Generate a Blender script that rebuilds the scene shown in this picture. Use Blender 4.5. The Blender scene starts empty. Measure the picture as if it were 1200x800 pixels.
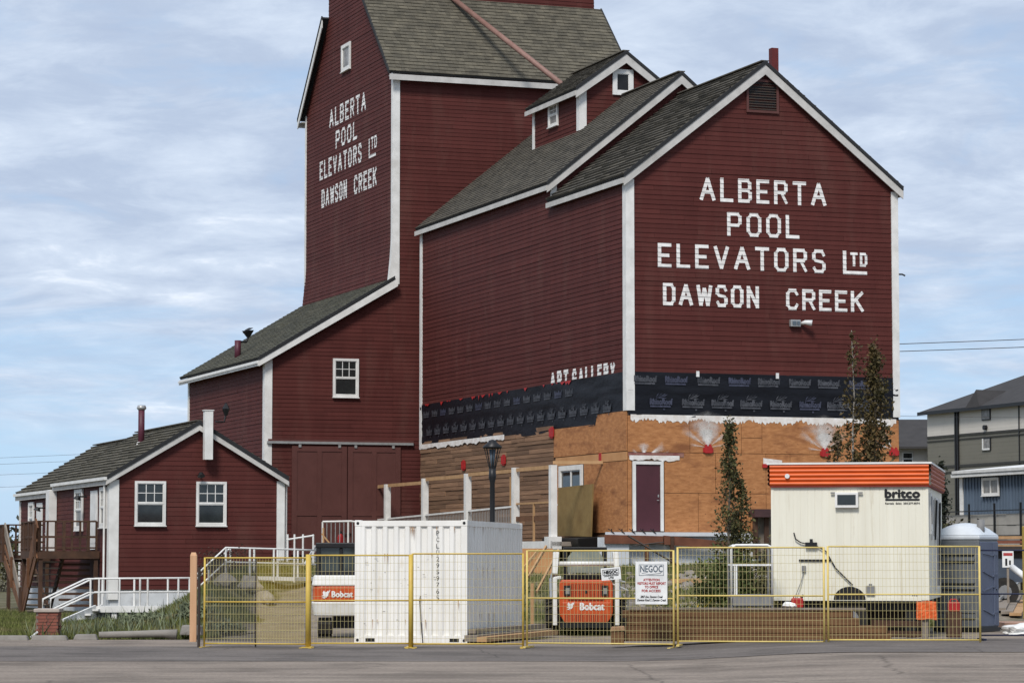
import bpy, math, random
import numpy as np
from mathutils import Vector, Matrix
random.seed(7); np.random.seed(7)
PI = math.pi
SC = bpy.context.scene
C = SC.collection
# ------------------------------------------------------------------ camera
CAMH = 1.78; FPX = 3300.0; PITCH = math.atan(255/3300.0)
cd = bpy.data.cameras.new('camera'); cam = bpy.data.objects.new('camera', cd); C.objects.link(cam)
cd.sensor_width = 36; cd.lens = 36*FPX/1200; cd.clip_end = 4000; cd.clip_start = 0.5
cam.location = (0, 0, CAMH); cam.rotation_euler = (PI/2+PITCH, 0, 0)
SC.camera = cam
# ------------------------------------------------------------------ sky and sun
SUN_EL, SUN_AZ = math.radians(47), math.radians(197)   # azimuth clockwise from +Y
w = bpy.data.worlds.new('World'); SC.world = w; w.use_nodes = True
nt = w.node_tree; nt.nodes.clear()
def N(nt, t, **k):
    n = nt.nodes.new(t)
    for a, b in k.items():
        if a.startswith('i_'):
            n.inputs[a[2:].replace('_', ' ')].default_value = b
        else: setattr(n, a, b)
    return n
def ramp(nt, pts):
    n = nt.nodes.new('ShaderNodeValToRGB'); r = n.color_ramp
    while len(r.elements) < len(pts): r.elements.new(0.5)
    for e, (p, c) in zip(r.elements, pts):
        e.position = p; e.color = (c if isinstance(c, tuple) else (c, c, c)) + ((1,) if not isinstance(c, tuple) or len(c) == 3 else ())
    return n
L = nt.links.new
sky = N(nt, 'ShaderNodeTexSky', sky_type='NISHITA', sun_disc=False, sun_elevation=SUN_EL, sun_rotation=SUN_AZ)
sky.air_density = 1.0; sky.dust_density = 0.4; sky.ozone_density = 2.0
tc = N(nt, 'ShaderNodeTexCoord')
sep = N(nt, 'ShaderNodeSeparateXYZ'); L(tc.outputs['Generated'], sep.inputs[0])
mz = N(nt, 'ShaderNodeMath', operation='ADD'); L(sep.outputs['Z'], mz.inputs[0]); mz.inputs[1].default_value = 0.16
mz2 = N(nt, 'ShaderNodeMath', operation='MAXIMUM'); L(mz.outputs[0], mz2.inputs[0]); mz2.inputs[1].default_value = 0.05
dx = N(nt, 'ShaderNodeMath', operation='DIVIDE'); L(sep.outputs['X'], dx.inputs[0]); L(mz2.outputs[0], dx.inputs[1])
dy = N(nt, 'ShaderNodeMath', operation='DIVIDE'); L(sep.outputs['Y'], dy.inputs[0]); L(mz2.outputs[0], dy.inputs[1])
cmb = N(nt, 'ShaderNodeCombineXYZ'); L(dx.outputs[0], cmb.inputs[0]); L(dy.outputs[0], cmb.inputs[1])
n1 = N(nt, 'ShaderNodeTexNoise', i_Scale=2.6, i_Detail=9.0, i_Roughness=0.58, i_Distortion=0.5); L(cmb.outputs[0], n1.inputs['Vector'])
n2 = N(nt, 'ShaderNodeTexNoise', i_Scale=7.0, i_Detail=8.0, i_Roughness=0.62, i_Distortion=0.4); L(cmb.outputs[0], n2.inputs['Vector'])
# cover: thicker high up, thinner near the horizon
cov = N(nt, 'ShaderNodeMapRange'); L(sep.outputs['Z'], cov.inputs[0]); cov.inputs[1].default_value = 0.02; cov.inputs[2].default_value = 0.12; cov.inputs[3].default_value = -0.13; cov.inputs[4].default_value = 0.22
ca = N(nt, 'ShaderNodeMath', operation='ADD'); L(n1.outputs['Fac'], ca.inputs[0]); L(cov.outputs[0], ca.inputs[1])
r1 = ramp(nt, [(0.36, 0.10), (0.66, 0.95)]); L(ca.outputs[0], r1.inputs[0])
cc = ramp(nt, [(0.30, (3.2, 3.85, 5.2)), (0.46, (3.95, 4.65, 5.9)), (0.58, (5.2, 5.9, 7.0)), (0.70, (8.2, 8.5, 9.0))])
nm = N(nt, 'ShaderNodeMath', operation='MULTIPLY_ADD'); L(n2.outputs['Fac'], nm.inputs[0]); nm.inputs[1].default_value = 0.42
nmb = N(nt, 'ShaderNodeMath', operation='MULTIPLY'); L(n1.outputs['Fac'], nmb.inputs[0]); nmb.inputs[1].default_value = 0.58
L(nmb.outputs[0], nm.inputs[2]); 
L(nm.outputs[0], cc.inputs[0])
# ramp colours are limited to 0..1 on some builds: scale afterwards
for e_ in cc.color_ramp.elements:
    e_.color = tuple(x/10 for x in e_.color[:3]) + (1,)
sc_ = N(nt, 'ShaderNodeVectorMath', operation='SCALE'); sc_.inputs[3].default_value = 10.0; L(cc.outputs[0], sc_.inputs[0])
blue = N(nt, 'ShaderNodeMix', data_type='RGBA'); blue.inputs[0].default_value = 0.75
L(sky.outputs[0], blue.inputs[6]); blue.inputs[7].default_value = (3.0, 4.95, 7.5, 1)
mx = N(nt, 'ShaderNodeMix', data_type='RGBA'); L(r1.outputs[0], mx.inputs[0]); L(blue.outputs[2], mx.inputs[6]); L(sc_.outputs[0], mx.inputs[7])
bg = N(nt, 'ShaderNodeBackground'); bg.inputs[1].default_value = 0.1; L(mx.outputs[2], bg.inputs[0])
wo = N(nt, 'ShaderNodeOutputWorld'); L(bg.outputs[0], wo.inputs[0])
sl = bpy.data.lights.new('sun', 'SUN'); sl.energy = 2.5; sl.angle = math.radians(14); sl.color = (1, 0.955, 0.9)
so = bpy.data.objects.new('sun', sl); C.objects.link(so)
sd = Vector((math.sin(SUN_AZ)*math.cos(SUN_EL), math.cos(SUN_AZ)*math.cos(SUN_EL), math.sin(SUN_EL)))
so.rotation_euler = sd.to_track_quat('Z', 'Y').to_euler(); so.location = (0, -20, 60)
SC.view_settings.view_transform = 'Standard'; SC.view_settings.look = 'None'; SC.view_settings.gamma = 1
SC.view_settings.exposure = 0.40
SC.render.engine = 'CYCLES'
# ------------------------------------------------------------------ materials
MATS = {}
def M(name, col, col2=None, scale=3.0, amt=1.0, rough=0.7, bump=0.0, bscale=None, isl=0.0, stretch=(1, 1, 1), metal=0.0, spec=0.35, stain=None, stain_scale=0.6, stain_lo=0.55):
    if name in MATS: return MATS[name]
    m = bpy.data.materials.new(name); m.use_nodes = True; t = m.node_tree; Lk = t.links.new
    b = t.nodes['Principled BSDF']
    b.inputs['Roughness'].default_value = rough; b.inputs['Metallic'].default_value = metal
    b.inputs['Specular IOR Level'].default_value = spec
    tcn = N(t, 'ShaderNodeTexCoord'); mp = N(t, 'ShaderNodeMapping'); mp.inputs['Scale'].default_value = stretch
    Lk(tcn.outputs['Object'], mp.inputs[0])
    col2 = col2 or tuple(c*0.75 for c in col)
    no = N(t, 'ShaderNodeTexNoise', i_Scale=scale, i_Detail=5.0, i_Roughness=0.6); Lk(mp.outputs[0], no.inputs['Vector'])
    rp = ramp(t, [(0.32, tuple(col2)), (0.68, tuple(col))]); Lk(no.outputs['Fac'], rp.inputs[0])
    out = rp.outputs[0]
    if stain:
        ns = N(t, 'ShaderNodeTexNoise', i_Scale=stain_scale, i_Detail=6.0, i_Roughness=0.65); Lk(mp.outputs[0], ns.inputs['Vector'])
        rs = ramp(t, [(stain_lo, 0.0), (stain_lo+0.16, 1.0)]); Lk(ns.outputs['Fac'], rs.inputs[0])
        mxs = N(t, 'ShaderNodeMix', data_type='RGBA'); Lk(rs.outputs[0], mxs.inputs[0]); Lk(out, mxs.inputs[6]); mxs.inputs[7].default_value = tuple(stain)+(1,)
        out = mxs.outputs[2]
    if isl:
        g = N(t, 'ShaderNodeNewGeometry'); mr = N(t, 'ShaderNodeMapRange'); Lk(g.outputs['Random Per Island'], mr.inputs[0])
        mr.inputs[3].default_value = 1-isl; mr.inputs[4].default_value = 1+isl
        vm = N(t, 'ShaderNodeVectorMath', operation='SCALE'); Lk(out, vm.inputs[0]); Lk(mr.outputs[0], vm.inputs[3]); out = vm.outputs[0]
    Lk(out, b.inputs['Base Color'])
    if bump:
        nb = N(t, 'ShaderNodeTexNoise', i_Scale=bscale or scale*4, i_Detail=4.0); Lk(mp.outputs[0], nb.inputs['Vector'])
        bp = N(t, 'ShaderNodeBump'); bp.inputs['Strength'].default_value = bump; bp.inputs['Distance'].default_value = 0.02
        Lk(nb.outputs['Fac'], bp.inputs['Height']); Lk(bp.outputs[0], b.inputs['Normal'])
    MATS[name] = m; return m
RED = M('red_siding_paint', (0.088, 0.0252, 0.0212), (0.073, 0.0200, 0.0170), 1.3, rough=0.7, isl=0.10, bump=0.15, bscale=14, spec=0.12, stretch=(1.2, 1.2, .35), stain=(0.092, 0.033, 0.027), stain_scale=0.7, stain_lo=0.52)
REDD = M('red_door_paint', (0.100, 0.036, 0.030), (0.082, 0.028, 0.023), 2, rough=0.6, bump=0.1)
REDT = M('red_trim_paint', (0.115, 0.016, 0.014), rough=0.6)
WHT = M('white_trim_paint', (0.74, 0.73, 0.70), (0.6, 0.59, 0.56), 2.5, rough=0.55, bump=0.08, stain=(0.5, 0.48, 0.44), stain_lo=0.6)
WHG = M('weathered_white_boards', (0.55, 0.53, 0.50), (0.42, 0.405, 0.38), 2.5, rough=0.65, bump=0.1, stain=(0.36, 0.34, 0.31), stain_lo=0.58)
LET = M('white_lettering', (0.78, 0.77, 0.74), (0.6, 0.57, 0.54), 5, rough=0.6, isl=0.06)
SHG = M('cedar_shingles', (0.118, 0.104, 0.080), (0.068, 0.061, 0.050), 2.2, rough=0.92, isl=0.22, bump=0.4, bscale=25)
SHG2 = M('brown_shingles', (0.122, 0.108, 0.078), (0.072, 0.065, 0.049), 2.2, rough=0.92, isl=0.2, bump=0.4, bscale=25)
SHD = M('roof_edge', (0.025, 0.026, 0.028), rough=0.9)
GLS = M('window_glass', (0.03, 0.035, 0.035), (0.012, 0.014, 0.014), 1.5, rough=0.06, spec=0.6)
CUR = M('window_curtain', (0.30, 0.29, 0.27), (0.12, 0.11, 0.10), 3, rough=0.4, spec=0.5)
BLK = M('black_metal', (0.012, 0.012, 0.013), rough=0.45)
IRN = M('dark_iron', (0.03, 0.028, 0.027), (0.05, 0.03, 0.02), 8, rough=0.6)
WRAP = M('black_housewrap', (0.0065, 0.0075, 0.0115), (0.0045, 0.005, 0.008), 1.5, rough=0.5, bump=0.6, bscale=4, stretch=(1, 1, 2), spec=0.22)
WPR = M('housewrap_print', (0.085, 0.088, 0.10), (0.024, 0.026, 0.032), 6, rough=0.5)
WPR2 = M('housewrap_print_blue', (0.062, 0.068, 0.105), (0.022, 0.024, 0.04), 9, rough=0.5)
PLY = M('plywood_weathered', (0.45, 0.205, 0.080), (0.30, 0.122, 0.042), 4, rough=0.8, isl=0.2, bump=0.2, bscale=30, stain=(0.21, 0.080, 0.030), stain_scale=.8, stain_lo=0.52, stretch=(1, 1, 3))
PLY2 = M('plywood_fresh', (0.50, 0.27, 0.12), (0.40, 0.19, 0.075), 1.4, rough=0.8, bump=0.2, bscale=30)
OLV = M('plywood_olive', (0.24, 0.165, 0.062), (0.16, 0.10, 0.034), 1.6, rough=0.8, bump=0.2, stain=(0.27, 0.20, 0.09), stain_lo=0.6)
PLK = M('old_brown_planks', (0.25, 0.145, 0.085), (0.15, 0.085, 0.050), 2.0, rough=0.9, isl=0.32, stretch=(1, 0.3, 6), bump=0.4, bscale=10)
FOAM = M('white_sealant', (0.80, 0.78, 0.75), (0.62, 0.56, 0.50), 5, rough=0.7, bump=0.3)
REDA = M('red_anchor_paint', (0.42, 0.02, 0.02), (0.3, 0.015, 0.015), 4, rough=0.5)
CED = M('new_cedar_wood', (0.46, 0.28, 0.14), (0.34, 0.20, 0.095), 3, rough=0.8, stretch=(1, 1, 0.3), isl=0.1)
PEA = M('pale_cedar_post', (0.55, 0.33, 0.19), (0.46, 0.26, 0.14), 3, rough=0.8, stretch=(3, 3, 0.3))
DWD = M('dark_stained_wood', (0.085, 0.042, 0.024), (0.045, 0.024, 0.015), 3, rough=0.85, isl=0.2)
MWD = M('brown_stained_wood', (0.16, 0.075, 0.036), (0.10, 0.045, 0.022), 2, rough=0.85, isl=0.2)
GWD = M('grey_weathered_wood', (0.26, 0.22, 0.18), (0.17, 0.14, 0.11), 4, rough=0.9, isl=0.2)
CON = M('concrete', (0.25, 0.23, 0.205), (0.18, 0.165, 0.145), 3, rough=0.9, bump=0.4, isl=0.1, stain=(0.19, 0.17, 0.15))
CONW = M('pale_foundation', (0.62, 0.64, 0.65), (0.50, 0.52, 0.54), 2, rough=0.85, stain=(0.33, 0.32, 0.31), stain_lo=0.6)
BRK = M('red_brick', (0.24, 0.085, 0.058), (0.16, 0.055, 0.04), 6, rough=0.9, isl=0.2)
MORT = M('mortar', (0.22, 0.18, 0.15), rough=0.95)
CNT = M('container_white_paint', (0.80, 0.785, 0.745), (0.70, 0.68, 0.63), 1.6, rough=0.5, bump=0.05, stretch=(1.5, 1.5, .4), stain=(0.60, 0.52, 0.42), stain_scale=2.6, stain_lo=0.62)
TRL = M('trailer_cream_paint', (0.74, 0.715, 0.60), (0.67, 0.64, 0.53), 1.2, rough=0.5, stretch=(3, 3, 0.3), stain=(0.50, 0.44, 0.32), stain_scale=1.6, stain_lo=0.6)
ORG = M('orange_fascia_paint', (0.66, 0.115, 0.018), (0.55, 0.09, 0.015), 2, rough=0.5, stretch=(1, 1, 4))
ORR = M('faded_orange_paint', (0.42, 0.12, 0.07), (0.34, 0.10, 0.06), 2, rough=0.6)
BOB = M('machine_orange', (0.52, 0.085, 0.018), (0.42, 0.06, 0.014), 5, rough=0.4, stain=(0.3, 0.07, 0.03), stain_lo=0.62, stain_scale=4)
MWH = M('machine_white', (0.74, 0.73, 0.69), (0.63, 0.62, 0.58), 3, rough=0.4, stain=(0.5, 0.46, 0.38), stain_scale=3, stain_lo=0.62)
TYR = M('tyre_rubber', (0.014, 0.013, 0.012), (0.03, 0.026, 0.022), 6, rough=0.9)
YEL = M('fence_yellow_paint', (0.58, 0.42, 0.085), (0.50, 0.33, 0.06), 5, rough=0.45, stain=(0.34, 0.2, 0.05), stain_scale=6, stain_lo=0.66)
YEL2 = M('pale_yellow_paint', (0.66, 0.52, 0.18), (0.58, 0.43, 0.12), 5, rough=0.5)
YWR = M('fence_wire_yellow', (0.55, 0.47, 0.22), (0.45, 0.38, 0.17), 5, rough=0.5)
GAL = M('galvanised_steel', (0.42, 0.42, 0.41), (0.34, 0.34, 0.33), 6, rough=0.4, metal=0.5)
NVY = M('dark_blue_frame', (0.015, 0.02, 0.05), rough=0.5)
PPB = M('toilet_blue_plastic', (0.105, 0.125, 0.18), (0.085, 0.10, 0.15), 2, rough=0.5)
PPG = M('toilet_grey_plastic', (0.15, 0.16, 0.17), (0.11, 0.12, 0.13), 2, rough=0.5)
PPR = M('toilet_roof_plastic', (0.60, 0.64, 0.68), (0.54, 0.58, 0.62), 2, rough=0.4)
CLO = M('orange_mesh_cloth', (0.75, 0.14, 0.035), (0.62, 0.10, 0.02), 9, rough=0.7, bump=0.3)
SGN = M('sign_white', (0.80, 0.80, 0.78), rough=0.5)
INK = M('black_print', (0.012, 0.012, 0.014), rough=0.6)
INR = M('red_print', (0.42, 0.05, 0.05), rough=0.6)
INB = M('grey_blue_print', (0.10, 0.13, 0.16), rough=0.6)
ROK = M('rubble_stone', (0.30, 0.27, 0.24), (0.18, 0.16, 0.14), 3, rough=0.95, bump=0.5, isl=0.2)
BRKW = M('bark', (0.13, 0.11, 0.085), (0.07, 0.06, 0.045), 9, rough=0.95)
BRKP = M('pale_bark', (0.32, 0.30, 0.26), (0.2, 0.18, 0.15), 9, rough=0.95)
LFA = M('aspen_leaves', (0.088, 0.078, 0.024), (0.036, 0.038, 0.012), 1.6, rough=0.7, isl=0.45)
LFB = M('rusty_leaves', (0.095, 0.060, 0.018), (0.035, 0.034, 0.010), 1.2, rough=0.7, isl=0.45)
LFG = M('shrub_leaves', (0.085, 0.105, 0.018), (0.03, 0.045, 0.010), 1.3, rough=0.7, isl=0.4)
LFD = M('dry_bush_twigs', (0.06, 0.035, 0.025), (0.035, 0.022, 0.016), 2, rough=0.9, isl=0.4)
GRS = M('grass_blades', (0.130, 0.140, 0.034), (0.072, 0.088, 0.022), 0.35, rough=0.85, isl=0.45, stain=(0.20, 0.165, 0.08), stain_scale=0.5, stain_lo=0.50)
GRP = M('pale_weeds', (0.17, 0.19, 0.11), (0.10, 0.12, 0.07), 1, rough=0.85, isl=0.4)
FLW = M('yellow_flowers', (0.62, 0.42, 0.03), rough=0.7, isl=0.2)
GREYW = M('apartment_upper_siding', (0.56, 0.525, 0.47), (0.53, 0.495, 0.44), 0.4, rough=0.8, isl=0.02)
GREYD = M('apartment_lower_siding', (0.165, 0.155, 0.125), (0.15, 0.142, 0.114), 0.4, rough=0.8, isl=0.03)
ASR = M('asphalt_roof', (0.050, 0.047, 0.047), (0.036, 0.034, 0.034), 1, rough=0.95, isl=0.12)
BLU = M('blue_steel_siding', (0.105, 0.142, 0.190), (0.09, 0.12, 0.162), 0.8, rough=0.5, isl=0.08)
BLOCKM = M('retaining_blocks', (0.40, 0.38, 0.345), (0.30, 0.285, 0.26), 1, rough=0.9, isl=0.15)
TIMB = M('brown_timber', (0.20, 0.105, 0.048), (0.12, 0.06, 0.028), 3, rough=0.9, isl=0.22, stretch=(0.3, 3, 3), bump=0.3)
TMBE = M('timber_end_grain', (0.42, 0.26, 0.15), (0.3, 0.17, 0.09), 6, rough=0.9)
PIPE = M('rusty_pink_pipe', (0.27, 0.16, 0.13), (0.19, 0.10, 0.08), 3, rough=0.6)
PURP = M('maroon_pipe', (0.09, 0.02, 0.035), rough=0.5)
GRYM = M('grey_machine_box', (0.22, 0.22, 0.22), rough=0.6)
# ------------------------------------------------------------------ mesh builder
class MB:
    def __init__(s): s.v = []; s.f = []
    def poly(s, pts):
        n = len(s.v); s.v += [tuple(p) for p in pts]; s.f.append(tuple(range(n, n+len(pts)))); return s
    def hexa(s, p):                       # 8 corners: bottom 4 then top 4
        n = len(s.v); s.v += [tuple(q) for q in p]
        s.f += [(n, n+3, n+2, n+1), (n+4, n+5, n+6, n+7)] + [(n+i, n+(i+1) % 4, n+4+(i+1) % 4, n+4+i) for i in range(4)]; return s
    def box(s, x0, x1, y0, y1, z0, z1):
        return s.hexa([(x0, y0, z0), (x1, y0, z0), (x1, y1, z0), (x0, y1, z0), (x0, y0, z1), (x1, y0, z1), (x1, y1, z1), (x0, y1, z1)])
    def wbox(s, F, a0, a1, z0, z1, o0, o1):
        return s.hexa([F(a0, z0, o1), F(a1, z0, o1), F(a1, z0, o0), F(a0, z0, o0), F(a0, z1, o1), F(a1, z1, o1), F(a1, z1, o0), F(a0, z1, o0)])
    def bar(s, a, b, wd, ht, up=(0, 0, 1)):     # box beam from a to b
        a = Vector(a); b = Vector(b); d = (b-a).normalized(); u = Vector(up)
        x = d.cross(u)
        if x.length < 1e-4: x = d.cross(Vector((0, 1, 0)))
        x.normalize(); y = x.cross(d).normalized(); x *= wd/2; y *= ht/2
        return s.hexa([a-x-y, a+x-y, a+x+y, a-x+y, b-x-y, b+x-y, b+x+y, b-x+y])
    def tube(s, pts, r, n=8, cap=True):
        pts = [Vector(p) for p in pts]; base = len(s.v); k = len(pts)
        rr = r if isinstance(r, (list, tuple)) else [r]*k
        for i, p in enumerate(pts):
            d = (pts[min(i+1, k-1)]-pts[max(i-1, 0)]).normalized()
            x = d.cross(Vector((0, 0, 1)))
            if x.length < 0.05: x = d.cross(Vector((0, 1, 0)))
            x.normalize(); y = x.cross(d)
            for j in range(n):
                a = 2*PI*j/n; s.v.append(tuple(p+(x*math.cos(a)+y*math.sin(a))*rr[i]))
        for i in range(k-1):
            for j in range(n):
                s.f.append((base+i*n+j, base+i*n+(j+1) % n, base+(i+1)*n+(j+1) % n, base+(i+1)*n+j))
        if cap: s.f.append(tuple(base+j for j in range(n))[::-1]); s.f.append(tuple(base+(k-1)*n+j for j in range(n)))
        return s
    def prism(s, F, poly, o0, o1):       # polygon in (a,z) extruded along out
        n = len(poly); b = len(s.v)
        s.v += [tuple(F(a, z, o0)) for a, z in poly] + [tuple(F(a, z, o1)) for a, z in poly]
        s.f += [tuple(range(b, b+n))[::-1], tuple(range(b+n, b+2*n))]
        for i in range(n): s.f.append((b+i, b+(i+1) % n, b+n+(i+1) % n, b+n+i))
        return s
def link(me, name, mat, parent=None, smooth=False, kind=None, label=None):
    if smooth: me.polygons.foreach_set('use_smooth', [True]*len(me.polygons))
    o = bpy.data.objects.new(name, me); C.objects.link(o)
    if mat and not me.materials: me.materials.append(mat)
    if parent: o.parent = parent
    if kind: o['kind'] = kind
    if label: o['label'] = label
    return o
def ob(name, mb, mat, parent=None, smooth=False, kind=None, label=None, bevel=0):
    me = bpy.data.meshes.new(name); me.from_pydata([tuple(v) for v in mb.v], [], mb.f); me.update()
    o = link(me, name, mat, parent, smooth, kind, label)
    if bevel:
        bv = o.modifiers.new('bevel', 'BEVEL'); bv.width = bevel; bv.segments = 2
    return o
def tag(o, label, cat, group=None):
    o['label'] = label; o['category'] = cat
    if group: o['group'] = group
    return o
def thing(name, label, cat, loc=(0, 0, 0), rz=0.0, group=None):
    o = bpy.data.objects.new(name, None); C.objects.link(o); o.location = loc; o.rotation_euler = (0, 0, rz); o.empty_display_size = 0.2
    return tag(o, label, cat, group)
def copy_tree(o, parent=None):
    c = o.copy(); C.objects.link(c); c.parent = parent
    for ch in list(o.children): copy_tree(ch, c)
    return c
def wpt(u, v, Y):       # the place at depth Y seen along a line of sight measured on the photograph
    x = (u-600); y = FPX*math.cos(PITCH)+(v-400)*math.sin(PITCH); z = FPX*math.sin(PITCH)-(v-400)*math.cos(PITCH)
    return Vector((x*Y/y, Y, CAMH+z*Y/y))
# clip a convex polygon [(a,z)] by a*n0+z*n1<=d
def clip(poly, n0, n1, d):
    out = []
    for i in range(len(poly)):
        p, q = poly[i], poly[(i+1) % len(poly)]
        dp = p[0]*n0+p[1]*n1-d; dq = q[0]*n0+q[1]*n1-d
        if dp <= 0: out.append(p)
        if (dp < 0 < dq) or (dq < 0 < dp):
            k = dp/(dp-dq); out.append((p[0]+(q[0]-p[0])*k, p[1]+(q[1]-p[1])*k))
    return out
PITCHB = 0.152; LAP = 0.0145
def lap_out(z, z0):
    k = math.floor((z-z0)/PITCHB+1e-6); fr = (z-z0)/PITCHB-k
    return 0.004+LAP*(1-fr)
def siding(root, F, poly, z0, mat=None, pitch=PITCHB, lap=LAP, flare=None, name='siding'):
    mb = MB(); zmin = min(p[1] for p in poly); zmax = max(p[1] for p in poly)
    k0 = math.floor((zmin-z0)/pitch); k1 = math.ceil((zmax-z0)/pitch)
    fl = flare or (lambda z: 0)
    for k in range(k0, k1):
        b0 = z0+k*pitch; b1 = b0+pitch
        band = clip(clip(poly, 0, 1, b1), 0, -1, -b0)
        if len(band) < 3: continue
        a0 = min(p[0] for p in band); a1 = max(p[0] for p in band)
        cuts = [a0]; x = a0+random.uniform(0.5, 4)
        while x < a1-0.4: cuts.append(x); x += random.uniform(2.4, 4.9)
        cuts.append(a1)
        jit = random.uniform(-0.003, 0.003)
        for c0, c1 in zip(cuts[:-1], cuts[1:]):
            q = clip(clip(band, -1, 0, -(c0+0.002)), 1, 0, c1-0.002)
            if len(q) < 3: continue
            j2 = jit+random.uniform(-0.002, 0.002)
            def P(a, z): return F(a, z, 0.004+lap*(1-(z-b0)/pitch)+j2+fl(z))
            mb.poly([P(*p) for p in q])
            low = [p for p in q if abs(p[1]-b0) < 1e-5]
            if len(low) >= 2:
                l0 = min(low); l1 = max(low)
                mb.poly([P(*l0), F(l0[0], b0, 0.0+fl(b0)), F(l1[0], b0, 0.0+fl(b0)), P(*l1)])
    return ob(name, mb, mat or RED, root, kind='stuff')
def shingles(root, P0, P1, P3, mat=None, exp_=0.2, wid=(0.12, 0.3), name='shingles', thick=0.028):
    P0, P1, P3 = Vector(P0), Vector(P1), Vector(P3)
    u = (P1-P0); Lu = u.length; u.normalize(); v = (P3-P0); Lv = v.length; v.normalize(); n = u.cross(v).normalized()
    if n.z < 0: n = -n
    mb = MB(); rows = int(math.ceil(Lv/exp_))
    for r in range(rows):
        y0 = r*exp_; y1 = min(Lv, y0+exp_*1.05); x = -random.uniform(0, wid[1])
        while x < Lu:
            x1 = x+random.uniform(*wid); a = max(0, x+0.004); b = min(Lu, x1-0.004); x = x1
            if b-a < 0.02: continue
            t = thick*random.uniform(0.85, 1.2); dy = random.uniform(-0.006, 0.004)
            ya = max(-0.02, y0+dy)
            A = P0+u*a+v*ya; B = P0+u*b+v*ya; Cc = P0+u*b+v*y1; D = P0+u*a+v*y1
            mb.poly([A+n*t, B+n*t, Cc+n*0.006, D+n*0.006]); mb.poly([A, B, B+n*t, A+n*t])
            mb.poly([A, A+n*t, D+n*0.006, D]); mb.poly([B, Cc, Cc+n*0.006, B+n*t])
    return ob(name, mb, mat or SHG, root, kind='stuff')
def slab(root, P0, P1, P2, P3, th=0.1, name='roof', mat=None):
    P = [Vector(p) for p in (P0, P1, P2, P3)]; n = (P[1]-P[0]).cross(P[3]-P[0]).normalized()
    if n.z < 0: n = -n
    mb = MB(); mb.hexa([p-n*th for p in P]+[p-n*0.002 for p in P]); return ob(name, mb, mat or SHD, root)
def FF(t0): return lambda a, z, o: (a, t0-o, z)
def FL(s0): return lambda a, z, o: (s0-o, a, z)
def FR(s1): return lambda a, z, o: (s1+o, a, z)
def FB(t1): return lambda a, z, o: (a, t1+o, z)
def window(root, F, a0, a1, z0, z1, split=0.5, cols=3, rows=2, cw=0.09, lower=GLS, upper=GLS, base=0.02, sill=True):
    m = MB(); m.wbox(F, a0, a0+cw, z0, z1, base, base+0.06); m.wbox(F, a1-cw, a1, z0, z1, base, base+0.06)
    m.wbox(F, a0+cw, a1-cw, z1-cw, z1, base, base+0.058); m.wbox(F, a0+cw, a1-cw, z0, z0+cw, base, base+0.058)
    wn = ob('window', m, WHT, root)
    if sill:
        k = MB(); k.wbox(F, a0-0.02, a1+0.02, z0-0.035, z0-0.001, base, base+0.1); ob('sill', k, WHT, wn)
    ia, ib, ja, jb = a0+cw, a1-cw, z0+cw, z1-cw; zm = ja+(jb-ja)*split
    s = MB()
    sw = 0.026
    for (q0, q1) in ((ja, zm-0.02), (zm+0.02, jb)) if split else ((ja, jb),):
        s.wbox(F, ia+0.001, ia+sw, q0, q1, base+0.005, base+0.035); s.wbox(F, ib-sw, ib-0.001, q0, q1, base+0.005, base+0.035)
        s.wbox(F, ia+sw, ib-sw, q0, q0+sw, base+0.005, base+0.034); s.wbox(F, ia+sw, ib-sw, q1-sw, q1, base+0.005, base+0.034)
    if split: s.wbox(F, ia, ib, zm-0.0195, zm+0.0195, base+0.005, base+0.045)
    if split and cols:
        for i in range(1, cols):
            x = ia+sw+(ib-ia-2*sw)*i/cols; s.wbox(F, x-0.012, x+0.012, zm+0.02+sw, jb-sw, base+0.005, base+0.03)
        for i in range(1, rows):
            y = zm+0.02+sw+(jb-zm-0.02-2*sw)*i/rows; s.wbox(F, ia+sw, ib-sw, y-0.012, y+0.012, base+0.005, base+0.029)
    ob('sash', s, WHT, wn)
    g = MB(); g.wbox(F, ia, ib, ja, zm if split else jb, base, base+0.008); ob('pane', g, lower, wn)
    if split: g = MB(); g.wbox(F, ia, ib, zm+0.001, jb, base, base+0.0095); ob('pane', g, upper, wn)
    return wn
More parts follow.
